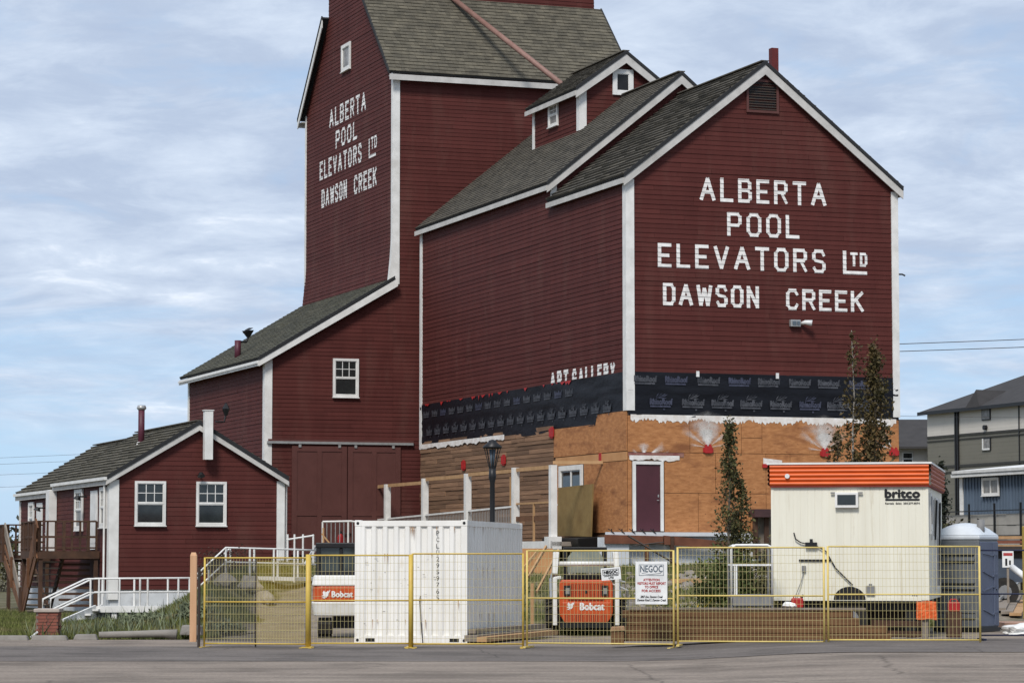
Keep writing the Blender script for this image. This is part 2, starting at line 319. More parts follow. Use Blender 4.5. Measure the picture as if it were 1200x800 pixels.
# ---- block lettering: strokes on a grid of width w, height 1
GL = {
 'A': (0.9, [[(0, 0), (.45, 1), (.9, 0)], [(.17, .36), (.73, .36)]]), 'L': (0.75, [[(0, 1), (0, 0), (.75, 0)]]),
 'B': (0.78, [[(0, 0), (0, 1), (.6, 1), (.75, .86), (.75, .64), (.6, .52), (0, .52)], [(.6, .52), (.78, .38), (.78, .14), (.62, 0), (0, 0)]]),
 'E': (0.75, [[(.75, 1), (0, 1), (0, 0), (.75, 0)], [(0, .5), (.6, .5)]]),
 'R': (0.8, [[(0, 0), (0, 1), (.62, 1), (.77, .86), (.77, .62), (.62, .5), (0, .5)], [(.42, .5), (.8, 0)]]),
 'T': (0.8, [[(0, 1), (.8, 1)], [(.4, 1), (.4, 0)]]), 'P': (0.78, [[(0, 0), (0, 1), (.62, 1), (.78, .84), (.78, .58), (.62, .44), (0, .44)]]),
 'O': (0.8, [[(.2, 0), (0, .2), (0, .8), (.2, 1), (.6, 1), (.8, .8), (.8, .2), (.6, 0), (.2, 0)]]),
 'V': (0.85, [[(0, 1), (.425, 0), (.85, 1)]]), 'S': (0.76, [[(.76, .8), (.6, 1), (.16, 1), (0, .84), (0, .66), (.14, .53), (.62, .47), (.76, .34), (.76, .16), (.6, 0), (.16, 0), (0, .18)]]),
 'D': (0.78, [[(0, 0), (0, 1), (.58, 1), (.78, .8), (.78, .2), (.58, 0), (0, 0)]]),
 'W': (1.0, [[(0, 1), (.22, 0), (.5, .85), (.78, 0), (1, 1)]]), 'N': (0.78, [[(0, 0), (0, 1), (.78, 0), (.78, 1)]]),
 'C': (0.76, [[(.76, .78), (.58, 1), (.18, 1), (0, .8), (0, .2), (.18, 0), (.58, 0), (.76, .22)]]),
 'K': (0.8, [[(0, 0), (0, 1)], [(.78, 1), (0, .42)], [(.26, .6), (.8, 0)]]),
 'G': (0.78, [[(.76, .8), (.58, 1), (.18, 1), (0, .8), (0, .2), (.18, 0), (.6, 0), (.78, .2), (.78, .45), (.48, .45)]]),
 'Y': (0.8, [[(0, 1), (.4, .5), (.8, 1)], [(.4, .5), (.4, 0)]]),
}
def letter(root, F, ch, a, z, h, wsc, z0, sw=0.155, flip=1, zclip=None, base_off=0.003):
    wd, st = GL[ch]; mb = MB(); th = sw*h; k = 0; inset = th/2
    H = h-th; Wd = wd*h*wsc-th
    for line in st:
        pts = [(a+flip*(inset+p[0]/wd*Wd), z+inset+p[1]*H) for p in line]
        for p, q in zip(pts[:-1], pts[1:]):
            d = math.hypot(q[0]-p[0], q[1]-p[1]); dx, dy = (q[0]-p[0])/d, (q[1]-p[1])/d
            e = th*0.42 if (abs(dx) < 0.05 or abs(dy) < 0.05) else th*0.22
            vert = abs(dx) < 0.4; hw = th/2*(0.98 if vert else 0.9)
            if abs(dx) > 0.05 and abs(dy) > 0.05 and ch in 'OCSGDBPR': hw *= 0.85
            quad = [(p[0]-dx*e-dy*hw, p[1]-dy*e+dx*hw), (p[0]-dx*e+dy*hw, p[1]-dy*e-dx*hw), (q[0]+dx*e+dy*hw, q[1]+dy*e-dx*hw), (q[0]+dx*e-dy*hw, q[1]+dy*e+dx*hw)]
            quad = clip(clip(quad, 0, 1, z+h), 0, -1, -z)
            if zclip: quad = clip(quad, 0, -1, -zclip)
            if len(quad) < 3: continue
            k += 1; zs = [y for x, y in quad]
            for r in range(math.floor((min(zs)-z0)/PITCHB), math.ceil((max(zs)-z0)/PITCHB)):
                b0 = z0+r*PITCHB; b1 = b0+PITCHB
                band = clip(clip(quad, 0, 1, b1-0.006), 0, -1, -(b0+0.001))
                if len(band) < 3: continue
                mb.poly([F(x, y, 0.004+LAP*(1-(y-b0)/PITCHB)+0.0035+base_off+0.0009*k) for x, y in band])
    if mb.f: ob('letter', mb, LET, root)
    return wd*h*wsc
def textline(root, F, s, a0, a1, z, h, z0, flip=1, zclip=None, gap=0.26, sw=0.155):
    tot = sum(GL[c][0] if c != ' ' else 0.45 for c in s)+gap*(len(s)-1)
    wsc = abs(a1-a0)/(tot*h); x = a0
    for c in s:
        if c == ' ': x += flip*(0.45+gap)*h*wsc; continue
        letter(root, F, c, x, z, h, wsc, z0, sw, flip, zclip); x += flip*(GL[c][0]+gap)*h*wsc
_tc = {}
def font_mesh(txt, depth=0.0):
    if txt in _tc: return _tc[txt]
    cu = bpy.data.curves.new('t', 'FONT'); cu.body = txt; cu.size = 1; cu.resolution_u = 2
    o = bpy.data.objects.new('t', cu); C.objects.link(o); bpy.context.view_layer.update()
    me = bpy.data.meshes.new_from_object(o.evaluated_get(bpy.context.evaluated_depsgraph_get()))
    bpy.data.objects.remove(o); bpy.data.curves.remove(cu)
    v = np.array([x.co[:] for x in me.vertices]); f = [tuple(p.vertices) for p in me.polygons]; bpy.data.meshes.remove(me)
    v[:, :2] -= v[:, :2].min(0); _tc[txt] = (v, f); return _tc[txt]
def text_mb(F, txt, a0, a1, z0, z1, o, flip=1, mb=None, bold=0.0, slant=0.0):
    v, f = font_mesh(txt); wv, hv = v[:, 0].max(), v[:, 1].max(); mb = mb or MB()
    for k, (bx, bz) in enumerate([(0, 0)] if not bold else [(-bold, 0), (bold, 0), (0, bold), (0, -bold)]):
        b = len(mb.v)
        for p in v:
            zz = z0+p[1]/hv*(z1-z0)+bz
            mb.v.append(tuple(F(a0+(a1-a0)*p[0]/wv+bx+slant*(zz-z0), zz, o+0.0007*k)))
        mb.f += [tuple(b+i for i in q) for q in f]
    return mb
# ------------------------------------------------------------------ ground
def sst(a, b, x):
    t = np.clip((x-a)/(b-a), 0, 1); return t*t*(3-2*t)
def gh(X, Y):
    X = np.asarray(X, float); Y = np.asarray(Y, float)
    Bk = 0.04+0.29*sst(-14, -10, X)*sst(80, 88, Y)+(1.49-.29*sst(80, 88, Y))*sst(-10.3, -7.3, X)+0.38*sst(-8, -4, X)-0.25*sst(-1, 2.5, X)+0.1*sst(5, 8, X)
    Bk = Bk*(1-0.8*sst(10, 16, X)*(1-sst(260, 400, Y)))
    left = sst(-12, -10, X)*(1-sst(-8, -6.3, X))
    a = 66-3.2*left; b = 91-10*left
    t = np.clip((Y-a)/(b-a), 0, 1); r = t*t*(3-2*t)
    h = r*Bk
    h = h+0.16*sst(2, 6, X)*(1-sst(70, 90, Y))*sst(30, 50, Y)
    h = h+3.3*sst(135, 139.5, Y)*sst(12, 19, X)*(1-0.55*sst(165, 210, Y))
    return h
def gz(x, y): return float(gh(x, y))
def sheet(name, xs, ys, mat, off=0.0, kind='structure', mask=None, edge=None):
    X, Y = np.meshgrid(xs, ys); Z = gh(X, Y)+off
    if edge is not None: X = X+edge(X, Y)
    v = np.stack([X, Y, Z], -1).reshape(-1, 3); nx = len(xs)
    f = [(j*nx+i, j*nx+i+1, (j+1)*nx+i+1, (j+1)*nx+i) for j in range(len(ys)-1) for i in range(nx-1)]
    me = bpy.data.meshes.new(name); me.from_pydata(v.tolist(), [], f); me.update()
    return link(me, name, mat, None, True, kind)
def gmat(name, stops, scale=0.6, fine=9, rough=0.95, bump=0.5, lines=False):
    m = bpy.data.materials.new(name); m.use_nodes = True; t = m.node_tree; Lk = t.links.new; b = t.nodes['Principled BSDF']
    b.inputs['Roughness'].default_value = rough; b.inputs['Specular IOR Level'].default_value = 0.2
    tcn = N(t, 'ShaderNodeTexCoord'); a = N(t, 'ShaderNodeTexNoise', i_Scale=scale, i_Detail=9.0, i_Roughness=0.65); mp = N(t, 'ShaderNodeMapping')
    Lk(tcn.outputs['Object'], mp.inputs[0]); Lk(mp.outputs[0], a.inputs['Vector'])
    if lines: mp.inputs['Scale'].default_value = (0.25, 1.6, 1)
    rp = ramp(t, stops); Lk(a.outputs['Fac'], rp.inputs[0])
    n2 = N(t, 'ShaderNodeTexNoise', i_Scale=fine*1.0, i_Detail=6.0, i_Roughness=0.7); Lk(tcn.outputs['Object'], n2.inputs['Vector'])
    mr = N(t, 'ShaderNodeMapRange'); Lk(n2.outputs['Fac'], mr.inputs[0]); mr.inputs[1].default_value = 0.3; mr.inputs[2].default_value = 0.7; mr.inputs[3].default_value = 0.72; mr.inputs[4].default_value = 1.28
    vm = N(t, 'ShaderNodeVectorMath', operation='SCALE'); Lk(rp.outputs[0], vm.inputs[0]); Lk(mr.outputs[0], vm.inputs[3]); Lk(vm.outputs[0], b.inputs['Base Color'])
    bp = N(t, 'ShaderNodeBump'); bp.inputs['Strength'].default_value = bump; bp.inputs['Distance'].default_value = 0.03; Lk(n2.outputs['Fac'], bp.inputs['Height']); Lk(bp.outputs[0], b.inputs['Normal'])
    return m
def mix_gravel(m):
    t = m.node_tree; b = t.nodes['Principled BSDF']; src = b.inputs['Base Color'].links[0].from_socket; Lk = t.links.new
    vc = N(t, 'ShaderNodeVertexColor', layer_name='gravel'); tcn = N(t, 'ShaderNodeTexCoord')
    no = N(t, 'ShaderNodeTexNoise', i_Scale=2.2, i_Detail=8.0, i_Roughness=.7); Lk(tcn.outputs['Object'], no.inputs['Vector'])
    a = N(t, 'ShaderNodeMath', operation='ADD'); Lk(vc.outputs['Color'], a.inputs[0]); Lk(no.outputs['Fac'], a.inputs[1])
    r = ramp(t, [(.0, 0.0), (1.0, 1.0)]); mr = N(t, 'ShaderNodeMapRange'); Lk(a.outputs[0], mr.inputs[0]); mr.inputs[1].default_value = .93; mr.inputs[2].default_value = 1.12
    n3 = N(t, 'ShaderNodeTexNoise', i_Scale=1.1, i_Detail=10.0, i_Roughness=.75); Lk(tcn.outputs['Object'], n3.inputs['Vector'])
    g = ramp(t, [(.3, (.105, .085, .065)), (.5, (.20, .165, .128)), (.7, (.29, .245, .195))]); Lk(n3.outputs['Fac'], g.inputs[0])
    mx = N(t, 'ShaderNodeMix', data_type='RGBA'); Lk(mr.outputs[0], mx.inputs[0]); Lk(src, mx.inputs[6]); Lk(g.outputs[0], mx.inputs[7]); Lk(mx.outputs[2], b.inputs['Base Color'])
GRM = gmat('ground_grass_soil', [(0.36, (0.065, 0.058, 0.030)), (0.5, (0.10, 0.092, 0.045)), (0.62, (0.17, 0.145, 0.095))], 0.5, 6)
mix_gravel(GRM)
def cracks(m, sc=.22, wdt=.006, dark=.6):
    t = m.node_tree; b = t.nodes['Principled BSDF']; src = b.inputs['Base Color'].links[0].from_socket; Lk = t.links.new
    tcn = N(t, 'ShaderNodeTexCoord'); no = N(t, 'ShaderNodeTexNoise', i_Scale=1.3, i_Detail=5.0); Lk(tcn.outputs['Object'], no.inputs['Vector'])
    mxv = N(t, 'ShaderNodeMix', data_type='VECTOR'); mxv.inputs[0].default_value = .25; Lk(tcn.outputs['Object'], mxv.inputs[4]); Lk(no.outputs['Color'], mxv.inputs[5])
    vo = N(t, 'ShaderNodeTexVoronoi', feature='DISTANCE_TO_EDGE', i_Scale=sc); Lk(mxv.outputs[1], vo.inputs['Vector'])
    mr = N(t, 'ShaderNodeMapRange'); Lk(vo.outputs['Distance'], mr.inputs[0]); mr.inputs[1].default_value = 0; mr.inputs[2].default_value = wdt; mr.inputs[3].default_value = dark; mr.inputs[4].default_value = 1
    n2 = N(t, 'ShaderNodeTexNoise', i_Scale=.45, i_Detail=9.0, i_Roughness=.6); Lk(tcn.outputs['Object'], n2.inputs['Vector']); r = ramp(t, [(.38, .72), (.5, 1.0), (.66, 1.1)]); Lk(n2.outputs['Fac'], r.inputs[0])
    mm = N(t, 'ShaderNodeMath', operation='MULTIPLY'); Lk(mr.outputs[0], mm.inputs[0]); Lk(r.outputs[0], mm.inputs[1])
    vm = N(t, 'ShaderNodeVectorMath', operation='SCALE'); Lk(src, vm.inputs[0]); Lk(mm.outputs[0], vm.inputs[3]); Lk(vm.outputs[0], b.inputs['Base Color'])
ROADM = gmat('road_asphalt', [(0.3, (0.165, 0.134, 0.110)), (0.5, (0.215, 0.178, 0.146)), (0.7, (0.27, 0.225, 0.184))], 0.7, 14, lines=True, bump=0.3)
PATM = gmat('newer_asphalt', [(0.3, (0.105, 0.091, 0.082)), (0.7, (0.165, 0.143, 0.127))], 0.9, 14, lines=True, bump=0.25)
GRVM = gmat('gravel_drive', [(0.35, (0.20, 0.165, 0.125)), (0.65, (0.30, 0.25, 0.195))], 0.8, 12)
cracks(ROADM); cracks(PATM, .25)
xs = np.concatenate([[-1500, -500, -200, -90, -45, -30], np.arange(-22, 26, 0.4), [30, 45, 70, 110, 200, 500, 1500]])
ys = np.concatenate([[-60, 0, 30, 50], np.arange(58, 100, 0.4), np.arange(100, 132, 4), np.arange(132, 144, 1.0), [160, 200, 300, 600, 1400, 3200]])
gnd = sheet('ground', xs, ys, GRM)
def gmask(x, y):
    e1 = 0.5*math.sin(y*.9)+.25*math.sin(y*2.3+x)
    m = 0
    xl = -7.2+(y-62)*.01+e1*.6; xr = -3.0+e1*.5
    if y < 82: m = max(m, min(1, max(0, (x-xl)/.9))*min(1, max(0, (xr-x)/.9))*min(1, max(0, (82-y)/3)))
    if x > -5: m = max(m, min(1, max(0, (66.5+.8*math.sin(x*1.1)+.4*math.sin(x*2.7)-y)/2))*min(1, (x+5)/1.0))
    if y < 62.9+.25*math.sin(x*1.7): m = max(m, min(1, (63.2-y)/.8) if x < -5 else 1)
    if x > 9.5: m = max(m, .55*min(1, (x-9.5)/2)*min(1, max(0, (125-y)/10)))
    return m
ga = gnd.data.color_attributes.new('gravel', 'FLOAT_COLOR', 'POINT')
for i_, v_ in enumerate(gnd.data.vertices):
    q_ = gmask(v_.co.x, v_.co.y); ga.data[i_].color = (q_, q_, q_, 1)
sheet('road', np.concatenate([[-400, -100, -40], np.arange(-20, 30, 1.0), [60, 120, 400]]), np.concatenate([[-40, 0, 20, 40], np.arange(50, 62.6, 0.7)]), ROADM, 0.012)
sheet('road_resurfaced_strip', np.arange(-20, 30, 1.0), np.linspace(49.3, 57.6, 8), PATM, 0.017)
# ================================================================== THE ANNEX (with the gallery lettering)
ANG = math.atan2(0.3417, 0.9398); AO = Vector((3.604, 88.0, 0))
def EL(s, t, z=0.0):     # elevator frame -> world
    return Vector((AO.x+0.9398*s-0.3417*t, AO.y+0.3417*s+0.9398*t, z))
ann = thing('elevator_annex', 'dark red gabled wooden annex with white lettering and bare orange plywood at its foot', 'building', AO, ANG)
W9 = 9.5; ZB = 7.63; ZE = 13.83; ZR = 17.56; T1 = 20.75; TS = 6.75; ZE2 = 14.46; ZR2 = 18.32
fr, le, ri, bk = FF(0), FL(0), FR(W9), FB(T1)
siding(ann, fr, [(0, ZB), (W9, ZB), (W9, ZE), (W9/2, ZR), (0, ZE)], ZB)
siding(ann, le, [(0, ZB), (TS, ZB), (TS, ZE), (0, ZE)], ZB)
siding(ann, le, [(TS, ZB), (T1, ZB), (T1, ZE2), (TS, ZE2)], ZB)
siding(ann, ri, [(0, 2.4), (T1, 2.4), (T1, ZE2), (TS, ZE2), (TS, ZE), (0, ZE)], ZB)
siding(ann, bk, [(0, 2.4), (W9, 2.4), (W9, ZE2), (W9/2, ZR2), (0, ZE2)], ZB)
sl_hi = (ZR2-ZE2)/(W9/2); sl_lo = (ZR-ZE)/(W9/2)
siding(ann, FF(TS), [(0, ZE-0.3), (W9/2, ZR-0.4), (W9/2, ZR2-0.02), (0, ZE2)], ZB)
siding(ann, FF(TS), [(W9/2, ZR-0.4), (W9, ZE-0.3), (W9, ZE2), (W9/2, ZR2-0.02)], ZB)
def gable_roof(root, x0, x1, xr, t0, t1, ze, zr, ov=0.34, ovg=0.3, boards=('front', 'eave'), rake=0.3, shing=True, back=True, exp_=0.2, ov_b=None, thick=.036, wid=(.14, .36), smat=None):
    """ridge along t; x0,x1 eave walls, xr ridge"""
    ovb = ovg if ov_b is None else ov_b
    for sgn, xe in ((-1, x0), (1, x1)):
        m = (zr-ze)/abs(xr-xe); xo = xe+sgn*ov; zo = ze-m*ov
        P0 = (xo, t0-ovg, zo+0.13); P1 = (xo, t1+ovb, zo+0.13); P2 = (xr, t1+ovb, zr+0.13); P3 = (xr, t0-ovg, zr+0.13)
        slab(root, P0, P1, P2, P3, 0.11)
        if shing: shingles(root, P0, P1, P3, exp_=exp_, thick=thick, wid=wid, mat=smat)
        # rake board (front)
        F = FF(t0-ovg+0.02)
        mb = MB(); mb.prism(F, [(xo, zo+0.03), (xr, zr+0.03), (xr, zr+0.03-rake*1.25), (xo+sgn*0.0, zo+0.03-rake*1.05)], 0.0, 0.045); ob('rake_board', mb, WHG, root)
        mb = MB(); mb.prism(F, [(xo, zo+0.17), (xr, zr+0.17), (xr, zr+0.035), (xo, zo+0.035)], 0.0, 0.07); ob('roof_edge', mb, SHD, root)
        # eave board
        mb = MB(); mb.box(min(xo, xo+sgn*0.03), max(xo, xo+sgn*0.03), t0-ovg+0.021, t1+ovb-0.01, zo-0.15, zo+0.02); ob('eave_board', mb, WHG, root)
        mb = MB(); mb.box(min(xo-sgn*0.02, xe), max(xo-sgn*0.02, xe), t0-ovg+0.08, t1+ovb-0.03, zo-0.05, zo-0.01); ob('soffit', mb, WHT, root)
    mb = MB(); mb.bar((xr, t0-ovg, zr+0.165), (xr, t1+ovb, zr+0.165), 0.26, 0.035); ob('ridge_cap', mb, SHG, root)
gable_roof(ann, 0, W9, W9/2, 0, TS-0.02, ZE, ZR, ov=.16, ovg=.18, rake=.25, ov_b=0.0, exp_=.25, thick=.065, wid=(.3, .9))
gable_roof(ann, 0, W9, W9/2, TS, T1, ZE2, ZR2, ov=.2, ovg=.2, ov_b=0.15, rake=0.24)
# little corner board where the roof steps
m = MB(); m.wbox(FF(TS-0.02), -0.02, 0.2, ZE-0.25, ZE2, 0.03, 0.06); ob('corner_board', m, WHT, ann)
# corner boards
def corner(root, x, y, sx, sy, z0, z1, wd=0.22, mat=WHT):
    m = MB(); m.box(min(x, x+sx*0.045), max(x, x+sx*0.045), min(y+sy*0.045, y-sy*wd), max(y+sy*0.045, y-sy*wd), z0, z1)
    m.box(min(x, x-sx*wd), max(x, x-sx*wd), min(y, y+sy*0.045), max(y, y+sy*0.045), z0+0.003, z1-0.003)
    ob('corner_board', m, mat, root)
corner(ann, -0.0, 0.0, -1, -1, 6.42, ZE-0.12, 0.24); corner(ann, W9, 0.0, 1, -1, 6.36, ZE-0.12, 0.2); corner(ann, 0, T1, -1, 1, 5.95, ZE2-0.15, 0.22)
# ---- lettering
B0 = ZB
textline(ann, fr, 'ALBERTA', 2.50, 6.97, 13.12, 0.78, B0); textline(ann, fr, 'POOL', 3.45, 6.00, 12.04, 0.77, B0)
textline(ann, fr, 'ELEVATORS', 1.05, 6.92, 10.95, 0.78, B0); textline(ann, fr, 'DAWSON', 1.22, 4.55, 9.75, 0.72, B0, gap=0.2, sw=0.17); textline(ann, fr, 'CREEK', 5.50, 8.29, 9.73, 0.70, B0, gap=0.2, sw=0.17)
letter(ann, fr, 'L', 7.54, 10.95, 0.78, 1.5, B0, 0.16); textline(ann, fr, 'TD', 7.80, 8.42, 11.22, 0.46, B0, gap=0.2, sw=0.2)
textline(ann, le, 'ART', 6.75, 5.05, 7.36, 0.68, B0, flip=-1, zclip=7.66, sw=0.24); textline(ann, le, 'GALLERY', 4.7, 0.95, 7.34, 0.68, B0, flip=-1, zclip=7.66, sw=0.24)
# ---- vent, chimney, flood light
m = MB(); m.wbox(fr, 4.14, 5.28, 16.05, 16.13, 0.02, 0.07); m.wbox(fr, 4.14, 5.28, 17.05, 17.13, 0.02, 0.07); m.wbox(fr, 4.14, 4.22, 16.13, 17.05, 0.02, 0.068); m.wbox(fr, 5.2, 5.28, 16.13, 17.05, 0.02, 0.068)
v_ = ob('gable_vent', m, REDD, ann)
m = MB(); m.wbox(fr, 4.22, 5.2, 16.13, 17.05, 0.005, 0.012); ob('vent_backing', m, BLK, v_)
m = MB()
for i in range(11): z = 16.15+i*0.082; m.hexa([fr(4.22, z, .06), fr(5.2, z, .06), fr(5.2, z+.03, .02), fr(4.22, z+.03, .02), fr(4.22, z+.012, .06), fr(5.2, z+.012, .06), fr(5.2, z+.045, .02), fr(4.22, z+.045, .02)])
ob('louvre', m, IRN, v_, kind='stuff')
m = MB(); m.box(5.83, 6.07, 1.6, 1.84, 16.3, 18.52); ob('chimney', m, REDT, ann)
m = MB(); m.wbox(fr, 5.6, 5.95, 9.2, 9.42, 0.02, 0.16); fl = ob('floodlight', m, GAL, ann, bevel=0.01)
m = MB(); m.wbox(fr, 5.66, 5.78, 9.26, 9.37, 0.16, 0.19); m.wbox(fr, 5.82, 5.91, 9.26, 9.37, 0.16, 0.19); ob('lamp_lens', m, INB, fl)
m = MB(); m.tube([fr(6.0, 9.3, .04), fr(6.08, 9.34, .2), fr(6.28, 9.31, .3)], [0.05, 0.07, 0.1], 8); ob('lamp_head', m, SGN, fl, True)
m = MB(); m.tube([(W9+.05, 0.3, 11.05), (W9+.3, 0.2, 11.05), (W9+.38, 0.15, 11.0)], 0.03, 6); ob('hook', m, BLK, ann)
# ---- upper right small gable cupola on the annex roof
CX0, CX1, CT0, CT1, CE, CR = 3.05, 6.45, 11.8, 16.55, 18.66, 19.90
FFc, FLc = FF(CT0), FL(CX0)
siding(ann, FFc, [(CX0, 16.9), (CX1, 16.9), (CX1, CE), ((CX0+CX1)/2, CR), (CX0, CE)], 16.9)
siding(ann, FLc, [(CT0, 16.9), (CT1, 16.9), (CT1, CE), (CT0, CE)], 16.9)
siding(ann, FR(CX1), [(CT0, 16.9), (CT1, 16.9), (CT1, CE), (CT0, CE)], 16.9)
siding(ann, FB(CT1), [(CX0, 16.9), (CX1, 16.9), (CX1, CE), ((CX0+CX1)/2, CR), (CX0, CE)], 16.9)
gable_roof(ann, CX0, CX1, (CX0+CX1)/2, CT0, CT1, CE, CR, ov=0.25, ovg=0.25, rake=0.26, exp_=0.17)
corner(ann, CX0, CT0, -1, -1, 17.1, CE-0.1, 0.24); corner(ann, CX0, CT1, -1, 1, 16.8, CE-0.1, 0.16)
window(ann, FFc, 4.3, 5.1, 18.46, 19.40, 0, 0, 0, cw=0.16, upper=GLS, lower=BLK, sill=False)
window(ann, FLc, 13.9, 14.85, 17.62, 18.48, 0.5, 2, 2, cw=0.09, lower=CUR, upper=CUR)
# ---- black housewrap above the plywood
def wrap_sheet(F, a0, a1, lo, hi, n=60, off=0.02):
    mb = MB(); rows = 14; b = 0
    for j in range(rows+1):
        for i in range(n+1):
            a = a0+(a1-a0)*i/n; z = lo(a)+(hi-lo(a))*j/rows
            wv = 0.006*math.sin(a*3.1+z*5)+0.006*math.sin(a*1.3-z*11)+random.uniform(-.004, .004)
            wv += 0.014*max(0, math.sin(a*2.2+j*1.7+math.sin(a*.7)*3))**6
            if abs(j-8) < 0.5: wv += 0.012
            mb.v.append(F(a, z, off+wv+(0.012 if j >= 8 else 0)))
    for j in range(rows):
        for i in range(n): b = j*(n+1)+i; mb.f.append((b, b+1, b+n+2, b+n+1))
    return ob('housewrap', mb, WRAP, ann, True)
wf = wrap_sheet(fr, 0.02, W9-0.02, lambda a: 6.27+0.03*math.sin(a*2.1), ZB+0.01)
def lo_side(a): return (6.42 if a < 2.6 else 6.1+0.04*math.sin(a*1.7)) if a < 3.2 else 6.08-0.06*math.sin(a*0.9)-0.004*a
ws = wrap_sheet(le, 0.02, T1-0.05, lo_side, ZB+0.01, 110)
RHINO = [(0, 0), (.1, .28), (.28, .42), (.42, .34), (.6, .44), (.72, .3), (.86, .42), (.84, .2), (1, .34), (.92, 0), (.7, .08), (.5, .02), (.3, .1)]
def wrap_print(F, parent, a, z, flip, sc, mat, big):
    mb = MB(); o = 0.052
    text_mb(F, 'RhinoRoof', a, a+flip*0.78*sc, z, z+0.19*sc, o, mb=mb, bold=0.016)
    mb.wbox(F, min(a, a+flip*.72*sc), max(a, a+flip*.72*sc), z-0.085*sc, z-0.03*sc, o, o+.002)
    if big:
        for i in range(1, len(RHINO)-1):
            if i % 2: mb.poly([F(a+flip*(.2+.42*p[0])*sc, z+(.2+.42*p[1])*sc, o) for p in (RHINO[0], RHINO[i], RHINO[i+1])])
        mb.wbox(F, min(a+flip*.44, a+flip*.5), max(a+flip*.44, a+flip*.5), z-.17, z-.12, o, o+.002)
    ob('printed_logo', mb, mat, parent)
for i in range(9):
    a = 0.25+i*1.06+random.uniform(-.05, .05)
    if a < 8.6: wrap_print(fr, wf, a, 7.33, 1, 0.97, (WPR2 if i in (1, 3, 7) else WPR), False)
    a = 0.83+i*1.02+random.uniform(-.08, .08)
    if a < 8.5: wrap_print(fr, wf, a, 6.62, 1, 0.97, (WPR2 if i in (0, 5) else WPR), True)
for i in range(19):
    a = T1-0.5-i*1.0
    if a > 5: wrap_print(le, ws, a, 7.2, -1, 0.85, WPR2 if i % 4 == 2 else WPR, False)
    if a > 1.6: wrap_print(le, ws, a-0.35, 6.52, -1, 0.85, WPR, True)
# red flakes of paint where the siding was cut away
m = MB()
for i in range(22):
    a = random.uniform(0.6, 20); b = random.uniform(.1, .5); h = random.uniform(.02, .13)*(1.6 if 12 < a < 15 or a < 4 else 1)
    m.poly([le(a, ZB+.01, .06), le(a+b, ZB+.01, .06), le(a+b*.6, ZB-h, .062)])
ob('torn_paint_strip', m, REDA, ws, kind='stuff')
for a in (2.33, 5.1): m = MB(); m.wbox(fr, a, a+.1, 7.52, 7.7, .06, .09); ob('white_clip', m, SGN, ann)
# ---- plywood sheets, front
core = MB(); core.box(0.02, W9-.02, 0.012, T1-.02, 0.6, ZB+0.3); ob('wall', core, PLK, ann)
def sheets(F, cells, mat, o0=0.0, o1=0.02):
    for (a0, a1, z0, z1) in cells:
        mb = MB(); d = random.uniform(0, .006); mb.wbox(F, a0+.008, a1-.008, z0+.008, z1-.008, o0, o1+d); sh_ = ob('plywood_sheet', mb, mat, ann)
        if a1-a0 < .5: continue
        nb = MB(); zs_ = np.linspace(z0+.06, z1-.06, max(2, int((z1-z0)/.2)))
        for a in np.arange(a0+.05, a1-.03, .4):
            for z in zs_: q = random.uniform(-.012, .012); nb.wbox(F, a+q, a+q+.014, z, z+.014, o1+d, o1+d+.003)
        ob('nail_rows', nb, IRN, sh_, kind='stuff')
sheets(fr, [(0.0, 2.12, 5.12, 6.27), (2.12, 3.9, 5.12, 6.27), (3.9, 4.62, 5.12, 5.62), (3.9, 4.62, 5.62, 6.27), (4.62, 7.1, 5.12, 6.27), (7.1, 9.5, 5.12, 6.27),
            (1.24, 3.0, 3.85, 5.12), (3.0, 4.75, 3.85, 5.12), (1.24, 2.4, 2.62, 3.85), (2.4, 4.2, 2.62, 3.85), (4.2, 4.75, 2.62, 3.85), (4.75, 5.6, 3.3, 4.66), (5.6, 7.6, 2.62, 5.12), (7.6, 9.5, 2.62, 5.12), (4.75, 5.6, 2.62, 3.3), (4.75, 5.6, 4.67, 5.12), (0, .14, 2.62, 5.12)], PLY)
sheets(le, [(0, 2.2, 5.16, 6.42), (2.2, 2.75, 5.16, 6.42), (2.75, 6.4, 5.16, 6.11), (0, 1.22, 2.62, 4.86), (1.22, 2.44, 2.62, 4.86), (2.44, 3.66, 2.62, 4.86), (3.66, 6.4, 2.62, 4.05), (5.85, 6.4, 4.05, 4.86)], PLY)
for a0, a1 in ((0, 2.1), (2.3, 6.2)):
    mb = MB(); mb.wbox(le, a0, a1, 4.87, 5.14, 0.0, 0.035); ob('flashing_board', mb, PLY2, ann)
mb = MB(); mb.wbox(le, 2.1, 2.3, 4.85, 5.16, 0.0, 0.05); ob('red_painted_block', mb, REDA, ann)
mb = MB(); mb.wbox(fr, 0.02, 1.9, 4.98, 5.11, 0.02, 0.045); ob('flashing_board', mb, M('stained_board', (.30, .16, .12), (.16, .03, .03), 3), ann)
# old horizontal planks, side
m = MB()
z = 2.5
while z < 6.1:
    h = random.uniform(.13, .17); x = 6.42
    while x < T1-.05:
        x1 = min(T1-.03, x+random.uniform(1.2, 4.2)); d = random.uniform(.0, .03)
        m.wbox(le, x+.005, x1-.005, z+.008, z+h-.008, -.01, .012+d); x = x1
    z += h
ob('old_plank_cladding', m, PLK, ann, kind='stuff')
